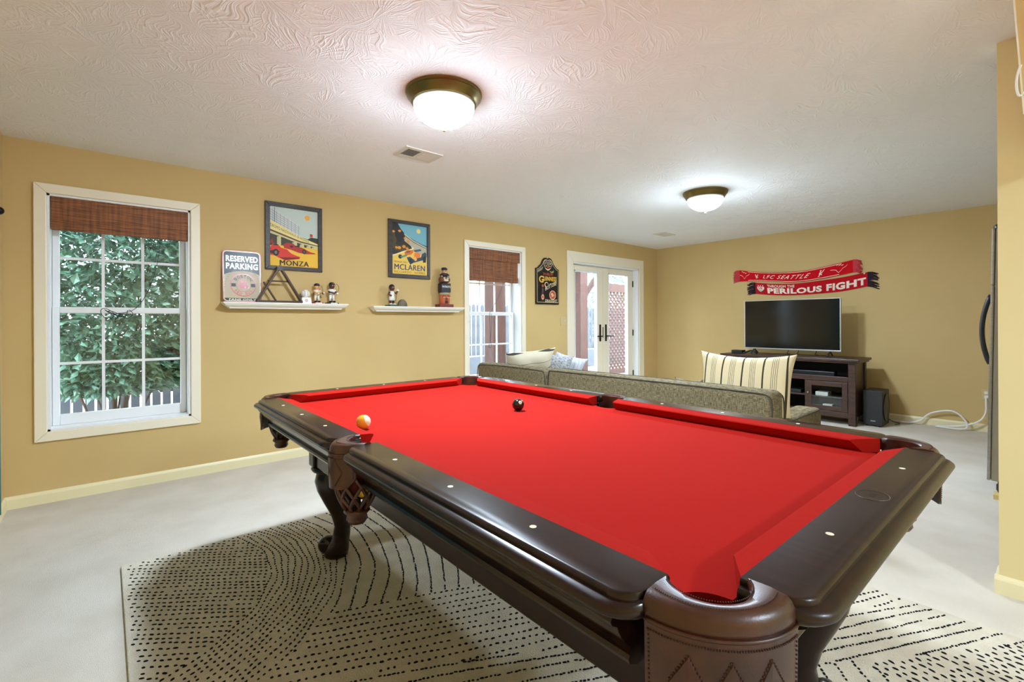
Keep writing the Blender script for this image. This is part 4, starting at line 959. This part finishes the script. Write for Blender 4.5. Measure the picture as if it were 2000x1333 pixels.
    if kind != 'basketball':
        hm = M('cap_navy', hat); MB().lathe([(.0262, .174), (.0275, .180), (.025, .190), (.017, .198), (.002, .201)], 20, sx=s, sy=s*1.03, M=Matrix.Diagonal((1, 1, s, 1))).build('cap', hm, t, smooth='all')
        MB().ball((0, -.028*s, .177*s), .020*s, 14, sc=(.95, .9, .10)).build('cap_brim', hm, t, smooth='all')
        c = MB(); text(c, 'B', lambda u, v, w: (u, -.0262*s-w, .182*s+v), -.004*s, 0, .008*s, .009*s, .0015); c.build('cap_letter', M_red, t, fix=False)
    else: MB().ball((0, .001*s, .172*s), .0272*s, 18, sc=(.94, .96, 1)).build('hair', mat('figure_hair', (30,20,18), .8), t, smooth='all'); MB().ball((0, .0, .146*s), .016*s, 12, sc=(1, .9, .6)).build('beard', mat('figure_hair', (30,20,18), .8), t, smooth='all')
    if kind == 'glove':
        MB().ball((.048*s, -.030*s, .104*s), .014*s, 12, sc=(1, .6, .9)).build('glove', mat('figure_glove', (60,40,30), .6), t, smooth='all'); MB().ball((.050*s, -.038*s, .107*s), .008*s, 10).build('small_ball', M_white, t, smooth='all')
        MB().tube([(.050*s, -.02*s, .125*s), (.054*s, -.01*s, .15*s), (.050*s, 0, .18*s)], .0022*s, 6).build('wire', mat('gilt_wire', (150,128,70), .4, metal=.6), t, smooth='all')
    elif kind == 'bat':
        MB().tube([(.030*s, -.03*s, .098*s), (.050*s, -.03*s, .120*s), (.062*s, -.02*s, .155*s), (.058*s, -.01*s, .178*s), (.046*s, 0, .190*s)], [.003*s, .003*s, .003*s, .003*s, .003*s], 8).build('bat', mat('gilt_wire', (150,128,70), .4, metal=.6), t, smooth='all')
        MB().ball((.034*s, -.034*s, .097*s), .010*s, 10).build('glove', M_white, t, smooth='all')
    else:
        MB().ball((.042*s, -.028*s, .146*s), .012*s, 14).build('small_ball', M_white, t, smooth='all'); MB().tube([(.044*s, -.02*s, .136*s), (.046*s, -.01*s, .09*s), (.044*s, 0, .05*s)], .002*s, 6).build('support_rod', mat('gilt_wire', (150,128,70), .4, metal=.6), t, smooth='all')
figure('bobblehead baseball player with pale skin and folded arms on a red base', 1.459, SZ1, .190, (232,170,110), (226,214,190), (228,218,194), (24,28,44), (170,40,34), 'glove')
figure('bobblehead baseball player with dark beard in a white uniform, nearest the shelf end', 1.594, SZ1, .206, (96,48,34), (236,232,222), (236,230,216), (24,28,44), (40,30,32), 'bat')
figure('bobblehead basketball player in a white jersey on a green base on the right shelf', 2.197, SZ2, .232, (84,46,34), (234,230,218), (234,230,218), (24,28,44), (40,84,48), 'basketball')
t = thing('dome_ornament', 'small grey dome ornament with a pale mark beside the basketball figure', 'ornament', (2.312, YW-.07, SZ2))
MB().lathe([(.001, 0), (.052, 0), (.054, .008), (.050, .034), (.036, .060), (.016, .074), (.001, .076)], 28, sy=.8).build('dome', mat('grey_stone', (120,112,92), .6, var=((84,78,62), 18)), t, smooth='all')
mb = MB(); text(mb, '13', lambda u, v, w: (u, -.0325-w+v*.35, .030+v), -.018, 0, .036, .026, .004, bold=.03); mb.build('pale_mark', M_white, t, fix=False)
# totem
t = thing('totem_figure', 'painted totem figurine lettered PATRIOTS at the right end of the right shelf', 'figurine', (2.822, YW-.07, SZ2))
M_tb = paint('totem_red_brown', 122, 46, 34); M_to = paint('totem_orange', 196, 96, 50); M_tn = paint('totem_navy', 36, 40, 48); M_tg = paint('totem_grey', 168, 156, 120); M_tf = paint('totem_football', 110, 62, 40); M_ts = paint('totem_skin', 206, 150, 104)
MB().box(-.088, .088, -.05, .05, 0, .034).build('base', M_tb, t, bevel=.003)
lw = MB().layers([[(a*w, b*w*.7, z) for a, b in circ(0, 0, 1, 16)] for w, z in ((.052, .034), (.058, .045), (.060, .09), (.063, .125), (.058, .135))]).build('lower_head', M_to, t, smooth=True)
for sx in (-1, 1):
    MB().ball((sx*.026, -.040, .108), .011, 10, sc=(1.3, .6, .8)).build('eye', M_pale, lw, smooth='all'); MB().ball((sx*.026, -.046, .108), .005, 8).build('pupil', M_dark, lw); MB().box(sx*.010, sx*.046, -.050, -.040, .120, .127).build('brow', M_tb, lw)
MB().ball((0, -.044, .092), .012, 10, sc=(1.3, .8, 1)).build('nose', M_tb, lw, smooth='all'); MB().box(-.016, .016, -.046, -.038, .044, .074).build('mouth', M_dark, lw)
MB().lathe([(.02, .135), (.058, .136), (.060, .150), (.050, .164), (.02, .166)], 20, sy=.75).build('headband', M_tg, t, smooth='all')
blk = MB().box(-.060, .060, -.040, .040, .164, .262).build('lettered_block', M_tn, t, bevel=.006)
mb = MB(); text(mb, 'PATRIOTS', lambda u, v, w: (u, -.0405-w, v), -.052, .214, .104, .022, .001, bold=.02); mb.build('lettering', M_white, blk, fix=False)
fb = MB().ball((0, 0, .305), .068, 20, sc=(1.04, .6, .64)).build('football_head', M_tf, t, smooth='all')
for sx in (-1, 1): MB().ball((sx*.020, -.038, .318), .013, 10, sc=(1.2, .5, .9)).build('eye', M_pale, fb, smooth='all'); MB().ball((sx*.018, -.045, .318), .005, 8).build('pupil', M_dark, fb)
MB().ball((0, -.038, .296), .028, 12, sc=(1.2, .4, .42)).build('teeth', M_pale, fb, smooth='all'); MB().box(-.030, .030, -.046, -.036, .330, .335).build('laces', M_dark, fb)
up = MB().lathe([(.02, .340), (.034, .344), (.036, .366), (.026, .376), (.02, .378)], 18, sy=.8).build('shoulders', M_tn, t, smooth='all')
for sx in (-1, 1): MB().tube([(sx*.030, 0, .366), (sx*.052, -.006, .356), (sx*.046, -.016, .343)], [.011, .010, .009], 8).build('arm', M_tn, up, smooth='all'); MB().ball((sx*.044, -.018, .340), .010, 8).build('fist', M_ts, up, smooth='all')
uh = MB().ball((0, -.002, .394), .030, 16, sc=(1, .9, .95)).build('upper_head', M_ts, t, smooth='all')
for sx in (-1, 1): MB().ball((sx*.011, -.027, .402), .005, 8).build('eye', M_pale, uh); MB().ball((sx*.011, -.0315, .402), .0022, 6).build('pupil', M_dark, uh)
MB().ball((0, -.027, .384), .011, 10, sc=(1.3, .5, .5)).build('smile', M_pale, uh, smooth='all'); MB().ball((0, -.030, .395), .006, 8).build('nose', M_to, uh, smooth='all')
ht = MB().lathe([(.031, .406), (.034, .410), (.032, .426), (.022, .438), (.002, .441)], 18, sy=.92).build('hat', M_tn, t, smooth='all')
for sx in (-1, 1): MB().lathe([(.010, 0), (.006, .010), (.001, .018)], 8, (sx*.030, 0, .420)).build('hat_point', M_tn, ht, smooth='all')

# ------------------------------------------------------------------ pub sign
t = thing('pub_sign', 'black shaped wooden sign lettered GUINNESS between window and french door', 'sign', (4.476, YW, 1.441))
SW, SH = .430, .625
half = [(SW/2, 0), (SW/2, .475), (SW/2-.035, .485), (.115, .540), (.085, .595), (.060, .618), (.030, .625), (.006, .612)]
def outl(k, dz=0): return [(x*k, dz+(z-.3)*k+.3) for x, z in half]+[(-x*k, dz+(z-.3)*k+.3) for x, z in reversed(half)]
fr = lambda u, v, w: (u, -w, v)
MB().prism(outl(1), fr, .026).build('board', mat('black_lacquer', (28,20,18), .3), t, bevel=.004)
mb = MB(); mb.flat(outl(.925), fr, .0265, 0); mb.flat(outl(.905), fr, .0268, 1)
for sx in (-1, 1): mb.flat(circ(sx*.044, .545, .040, 24), fr, .0272, 0); mb.flat(circ(sx*.044, .545, .034, 24), fr, .0276, 1)
text(mb, '17', fr, -.062, .530, .034, .032, .0284, 0, bold=.02); text(mb, '59', fr, .026, .530, .036, .032, .0284, 0, bold=.02)
mb.flat([(-.075, .508), (-.05, .488), (0, .468), (.05, .488), (.075, .508), (.04, .470), (0, .448), (-.04, .470)], fr, .0272, 0); mb.flat([(-.03, .505), (.02, .512), (.03, .492), (-.005, .484)], fr, .0276, 3)
sk_ = lambda u, v, w: fr(u, v+.55*(u+.17), w)
text(mb, 'FINEST', sk_, -.185, .425, .095, .030, .0272, 0, bold=.015)
mb.flat([(.03, .452), (.07, .440), (.115, .462), (.108, .428), (.075, .420), (.045, .432)], fr, .0272, 4)
text(mb, 'DUBLIN', fr, -.085, .385, .180, .034, .0272, 3, bold=.02)
text(mb, 'G', fr, -.165, .285, .085, .092, .0272, 2, bold=.03); text(mb, 'UINNESS', fr, -.078, .312, .245, .060, .0272, 2, bold=.03)
mb.flat(circ(-.028, .262, .036, 20), fr, .0272, 0); mb.flat(circ(-.024, .262, .026, 20), fr, .0276, 1)
sw = lambda u, v, w: fr(u, v+.42*(u+.05), w)
text(mb, 'BOTTLED', sw, -.050, .180, .215, .052, .0272, 0, bold=.015)
for k in range(3): mb.flat([(.03+k*.02, .278+k*.004), (.16, .297-k*.016), (.165, .290-k*.016), (.03+k*.02, .272+k*.004)], fr, .0274, 4 if k == 1 else 0)
mb.flat(circ(.088, .125, .062, 28), fr, .0276, 0); mb.flat(circ(.088, .125, .054, 28), fr, .028, 3); text(mb, '9', fr, .058, .095, .036, .060, .0284, 0, bold=.03); text(mb, 'D', fr, .098, .108, .022, .028, .0284, 0, bold=.02)
text(mb, 'DRAUGHT', fr, -.050, .030, .225, .036, .0272, 0, bold=.02)
# bottle
mb.flat([(-.125, .045), (-.07, .045), (-.066, .13), (-.078, .17), (-.082, .225), (-.112, .225), (-.116, .17), (-.13, .13)], fr, .0272, 5); mb.flat(circ(-.098, .095, .026, 18, ry=.036), fr, .0276, 6); mb.flat(circ(-.097, .245, .019, 16), fr, .0276, 3); mb.flat([(-.104, .14), (-.092, .14), (-.09, .21), (-.106, .21)], fr, .0276, 7); mb.flat(circ(-.098, .095, .014, 14, ry=.022), fr, .028, 3)
mb.build('painted_face', [paint('sign_cream', 220, 202, 160), mat('sign_black', (22,20,20), .35), paint('sign_gold', 224, 176, 62), paint('sign_rust', 186, 74, 44), paint('sign_olive', 140, 150, 80), paint('sign_bottle', 44, 40, 44), paint('sign_blush', 224, 168, 130), paint('sign_plum', 104, 64, 66)], t, fix=False)

# ------------------------------------------------------------------ scarves on the TV wall
def spline(pts, t):
    n = len(pts)-1; k = min(int(t*n), n-1); u = t*n-k; P_ = lambda i: pts[max(0, min(n, i))]
    a, b, c, d = P_(k-1), P_(k), P_(k+1), P_(k+2)
    return tuple(.5*((2*b[j])+(-a[j]+c[j])*u+(2*a[j]-5*b[j]+4*c[j]-d[j])*u*u+(-a[j]+3*b[j]-3*c[j]+d[j])*u**3) for j in range(2))
def wallpts(px): return [(-(p.y), p.z) for p in (PX(1420+a/6.667, 500+b/6.667, 0, XT) for a, b in px)]
def scarf(label, top, bot, off, M, M_fr, arts, fl, seed):
    top = wallpts(top); bot = wallpts(bot); t = thing('fan_scarf', label, 'scarf', (XT, -(top[0][0]+top[-1][0])/2, min(b[1] for b in bot)))
    oy, oz = t.location.y, t.location.z
    def fr(u, v, w):
        a = spline(bot, u); b = spline(top, u); y = a[0]+(b[0]-a[0])*v; z = a[1]+(b[1]-a[1])*v
        return (-off-w-.0015*math.sin(u*23)*(1-v), -y-oy, z-oz)
    mb = MB(); n = 48; rg = [[fr(k/n, 0, 0), fr(k/n, .5, 0), fr(k/n, 1, 0), fr(k/n, 1, .004), fr(k/n, .5, .0045), fr(k/n, 0, .004)] for k in range(n+1)]
    mb.layers(rg).build('knitted_band', M, t, smooth=True)
    rnd = random.Random(seed); fm = MB()
    for e in (0, 1):
        for k in range(26):
            v = (k+.5)/26; p = Vector(fr(e, v, .002)); sg = 1 if e == 0 else -1
            l = fl*rnd.uniform(.8, 1.15); q_ = p+Vector((rnd.uniform(-.004, .002), sg*l, -rnd.uniform(.05, .42)*l))
            fm.tube([p, (p+q_)/2+Vector((-.004, 0, .008)), q_], [.006, .0065, .005], 5)
    fm.build('fringe', M_fr, t, kind='stuff', smooth='all')
    parts = {}
    def am(nm): return parts.setdefault(nm, MB())
    mats = arts(am, fr)
    for nm, q_ in parts.items(): q_.build(nm.split('|')[0], mats, t, fix=False)
    return t
M_sc1 = mat('scarlet_knit', (206,20,32), .9, spec=.1, bump=(260, .4, .002)); M_sc2 = mat('red_knit', (190,24,34), .9, spec=.1, bump=(260, .4, .002)); M_pink = mat('pink_fringe', (206,62,72), .9); M_nav = mat('dark_fringe', (42,22,34), .9)
M_cr = paint('cream_knit', 240, 226, 206, rough=.9)
def bird(am, fr, u, v, su, sv, off):
    for pl in ([(-.28,.30),(-.20,.40),(-.08,.40),(-.02,.28),(.02,.05),(.16,-.08),(.10,-.22),(-.06,-.22),(-.16,-.08),(-.15,.12),(-.14,.26)], [(-.06,-.18),(.02,-.18),(.0,-.46),(-.14,-.50),(-.06,-.44)], [(.06,-.18),(.13,-.16),(.14,-.46),(.02,-.50),(.08,-.44)], [(.06,.02),(.16,.12),(.24,.34),(.40,.50),(.34,.20),(.24,-.04),(.14,-.10)], [(.10,-.10),(.30,-.14),(.44,-.32),(.24,-.26),(.12,-.20)]):
        am('bird_emblem|%g' % u).flat([(u+a*su, v+b*sv) for a, b in pl], fr, off, 0)
def arts1(am, fr):
    for v0, v1 in ((.06, .10), (.90, .94)):
        for k in range(36): a, b = .10+.80*k/36, .10+.80*(k+1)/36; am('border_stripe|%g' % v0).flat([(a, v0), (b, v0), (b, v1), (a, v1)], fr, .0055, 0)
    text(am('lettering'), 'LFC SEATTLE', fr, .245, .30, .435, .38, .0058, 0, bold=.004, shear=.22)
    bird(am, fr, .175, .50, .045, .50, .0058); bird(am, fr, .765, .50, .05, .62, .0058)
    for c, s in ((.055, 1), (.885, 1)):
        pl = [(-.05,.55),(-.03,.52),(-.01,.45),(.0,.3),(.01,.22),(.02,.35),(.03,.5),(.05,.6),(.06,.72)]
        for a, b in zip(pl, pl[1:]): am('outline_map|%g' % c).flat([(c+a[0], a[1]), (c+b[0], b[1]), (c+b[0], b[1]+.035), (c+a[0], a[1]+.035)], fr, .0056, 0)
        for k in range(3): am('outline_map|%g' % c).flat([(c-.02+k*.018, .84-k*.05), (c-.006+k*.018, .87-k*.05), (c-.006+k*.018, .92-k*.05), (c-.02+k*.018, .89-k*.05)], fr, .0056, 0)
    return [M_cr]
def arts2(am, fr):
    text(am('lettering|a'), 'THROUGH THE', fr, .142, .66, .245, .24, .0056, 0, bold=.02); text(am('lettering|b'), 'PERILOUS', fr, .140, .13, .485, .48, .0056, 0, bold=.045); text(am('lettering|c'), 'FIGHT', fr, .665, .14, .315, .52, .0056, 0, bold=.045)
    sh = [(0,.95),(.5,1),(1,.95),(1.0,.45),(.85,.2),(.5,.02),(.15,.2),(0,.45)]
    am('crest').flat([(.03+a*.085, .18+b*.72) for a, b in sh], fr, .0054, 1); am('crest').flat([(.034+a*.077, .215+b*.65) for a, b in sh], fr, .0058, 0)
    am('crest').flat([(.034+a*.077, .215+b*.65) for a, b in ((0,.95),(.5,1),(1,.95),(1,.70),(0,.70))], fr, .0061, 2)
    for k in range(3): am('crest').flat(circ(.048+k*.0245, .215+.65*.83, .006, 8, ry=.045), fr, .0063, 0)
    text(am('crest'), 'US', fr, .048, .46, .046, .18, .0062, 2, bold=.04)
    for k in range(5): am('crest').flat([(.043+k*.0135, .42), (.048+k*.0135, .42), (.048+k*.0135, .28), (.043+k*.0135, .30)], fr, .0061, 1)
    am('corner_tag').flat([(.955, .97), (.968, 1.0), (.972, .93), (.96, .90)], fr, .006, 0)
    return [M_cr, paint('crest_navy', 34, 40, 64), M_sc1]
scarf('red and cream scarf reading PERILOUS FIGHT with dark fringe, the lower scarf on the wall', [(372,350),(600,365),(900,360),(1200,325),(1500,280),(1832,212)], [(376,495),(620,513),(900,512),(1200,492),(1500,462),(1832,398)], .004, M_sc2, M_nav, arts2, .105, 3)
scarf('red scarf reading LFC SEATTLE with pink fringe, the upper scarf on the wall', [(170,190),(420,212),(700,215),(1000,195),(1320,130),(1642,52)], [(175,335),(420,328),(640,340),(900,345),(1240,300),(1648,216)], .011, M_sc1, M_pink, arts1, .085, 4)

# ------------------------------------------------------------------ switch, outlet, cord
t = thing('light_switch', 'tan double light switch plate beside the french door casing', 'switch', (4.799, YW, 1.212))
MB().box(-.058, .058, -.006, 0, -.060, .060).build('plate', mat('tan_plate', (206,180,130), .5), t, bevel=.003)
for a in (-.024, .024): MB().box(a-.005, a+.005, -.016, -.006, -.004, .016).build('toggle', M_white, t, bevel=.002)
t = thing('wall_outlet', 'tan wall outlet with a white plug low on the far wall', 'outlet', (XT, .495, .40))
MB().box(-.006, 0, -.036, .036, -.060, .060).build('plate', mat('tan_plate', (206,180,130), .5), t, bevel=.003)
for z in (-.022, .022): MB().box(-.008, -.006, -.014, .014, z-.014, z+.014).build('socket', M_white, t, bevel=.003)
MB().box(-.034, -.008, -.020, .010, -.038, -.006).build('plug', M_white, t, bevel=.004)
zc = .012
wp = [(7.06, 1.27, zc), (7.05, 1.12, zc), (7.08, 1.02, .05), (7.10, .99, .10), (7.09, .93, .155), (7.08, .80, .20), (7.08, .72, .19), (7.07, .64, .10), (7.05, .63, .03), (7.02, .68, zc), (7.03, .80, zc), (7.05, .92, zc), (7.06, .80, .02), (7.06, .66, .05), (7.07, .54, .11), (7.09, .49, .20), (7.115, .492, .34), (7.118, .49, .376)]
tag(MB().tube(smooth_path([Vector(p) for p in wp]), .0095, 8).build('white_cord', M_white, smooth='all'), 'thick white cord looping along the baseboard to the wall outlet', 'cord')
tag(MB().tube(smooth_path([Vector(p) for p in ((6.90, 1.32, .10), (6.96, 1.28, .02), (7.0, 1.22, .006), (6.93, 1.18, .006), (6.86, 1.22, .006))]), .004, 6).build('speaker_cord', M_dark, smooth='all'), 'thin black cord at the back of the subwoofer', 'cord')

# ------------------------------------------------------------------ refrigerator behind the partition
R_ = thing('refrigerator', 'stainless refrigerator leaning slightly back, seen edge-on behind the partition', 'refrigerator', (4.90, -.06, .028)); R_.rotation_euler = (math.radians(1.0), 0, 0)
M_steel = mat('brushed_stainless', (176,174,168), .32, metal=.85, var=((160,158,152), 3), stretch=(1, 1, 30)); M_side = mat('grey_fridge_side', (150,140,120), .45)
def rb(name, x0, x1, y0, y1, z0, z1, M, parent=R_, bevel=.006): return MB().box(x0-4.90, x1-4.90, y0+.06, y1+.06, z0, z1).build(name, M, parent, bevel=bevel)
rb('cabinet', 4.502, 5.30, -.44, .292, .09, 1.79, M_side); rb('freezer_door', 4.50, 5.302, .294, .312, 1.41, 1.795, M_steel); rb('fridge_door', 4.50, 5.302, .294, .312, .09, 1.405, M_steel)
rb('toe_grille', 4.54, 5.26, -.40, .262, .035, .09, M_dark)
for a in (4.56, 5.24): MB().lathe([(.018, .003), (.022, .01), (.030, .025), (.030, .06)], 14, (a-4.90, .30, .0)).build('levelling_foot', M_dark, R_, smooth=True)
for a in (4.56, 5.24): MB().lathe([(.028, -.030), (.030, .06)], 12, (a-4.90, -.30, .0)).build('levelling_foot', M_dark, R_, smooth=True)
MB().lathe([(.001, 1.795), (.034, 1.795), (.034, 1.812), (.020, 1.824), (.001, 1.828)], 16, (4.56-4.90, .335, 0)).build('hinge_cover', M_dark, R_, smooth=True)
def hnd(z0, z1): MB().tube([(4.555-4.90, .371+.042*math.sin(PI*k/16)**.8, z0+(z1-z0)*k/16) for k in range(17)], .014, 8).build('door_handle', M_dark, R_, smooth='all')
hnd(.875, 1.345)
tag(box('wood_shim', 4.51, 4.62, .19, .28, 0, .030, mat('pine_block', (214,184,120), .7)), 'small pine block under the near front foot of the refrigerator', 'block')
tag(box('wood_shim', 5.19, 5.29, .19, .28, 0, .030, mat('pine_block', (214,184,120), .7)), 'small pine block under the far front foot of the refrigerator', 'block')

# ------------------------------------------------------------------ curtain on the left wall and sloped stair soffit at the right edge
t = thing('teal_curtain', 'teal curtain hanging on a dark rod on the left wall, at the very edge', 'curtain', (XL+.075, 2.8, 0))
mb = MB(); n = 60; top_, bot_ = [], []
for k in range(n+1):
    y = -.85+1.69*k/n; x = .020*math.sin(k*1.05); top_.append((x, y, 1.79)); bot_.append((x*1.2, y*1.004, .25))
mb.layers([top_, bot_], cap=False, closed=False); c = mb.build('fabric', mat('teal_cloth', (40,120,120), .9), t, smooth='all', fix=False); c.modifiers.new('solid', 'SOLIDIFY').thickness = .003
MB().tube([(0, -.95, 1.815), (0, .87, 1.815)], .011, 10).build('rod', M_bronze, t, smooth='all'); MB().ball((0, .885, 1.815), .022, 14).build('finial', M_bronze, t, smooth='all')
for y in (-.8, .75): MB().box(-.075, .0, y-.01, y+.01, 1.805, 1.825).build('bracket', M_bronze, t)
ss = MB(); xs0 = 2.45
a1 = PX(1983, 0, 0, xs0); a2 = PX(2000, 190, 0, xs0); sl = (a2.z-a1.z)/(a2.y-a1.y)
HT = H-.004; yb = a1.y+(HT-a1.z)/sl
M_soff = mat('tan_soffit_paint', (222,186,132), .7)
low = a2.z-.06; yl = a1.y+(low-a1.z)/sl
t = thing('stair_soffit', 'sloping tan stair soffit with a white edge at the upper right edge', 'soffit', (xs0, yl, low))
MB().prism([(yb, HT), (yl, low), (yl-.5, low), (yb-.9, HT)], lambda u, v, w: (w, u-yl, v-low), XP-xs0-.002).build('soffit_panel', M_soff, t)
MB().bar((-.004, yb-yl+.003, HT-.006-low), (-.004, .003, 0), .005, .012, up=(1, 0, 0)).build('edge_trim', M_trim, t)
hb = [PX(1994, 127, 0, xs0-.02), PX(1987, 145, 0, xs0-.02), PX(1984.5, 165, 0, xs0-.02), PX(1988, 186, 0, xs0-.02), PX(1995, 188, 0, xs0-.01), PX(1999, 180, 0, xs0)]
MB().tube([(p.x-xs0, p.y-yl, p.z-low) for p in smooth_path(hb)], .0035, 8).build('white_hook', M_white, t, smooth='all')
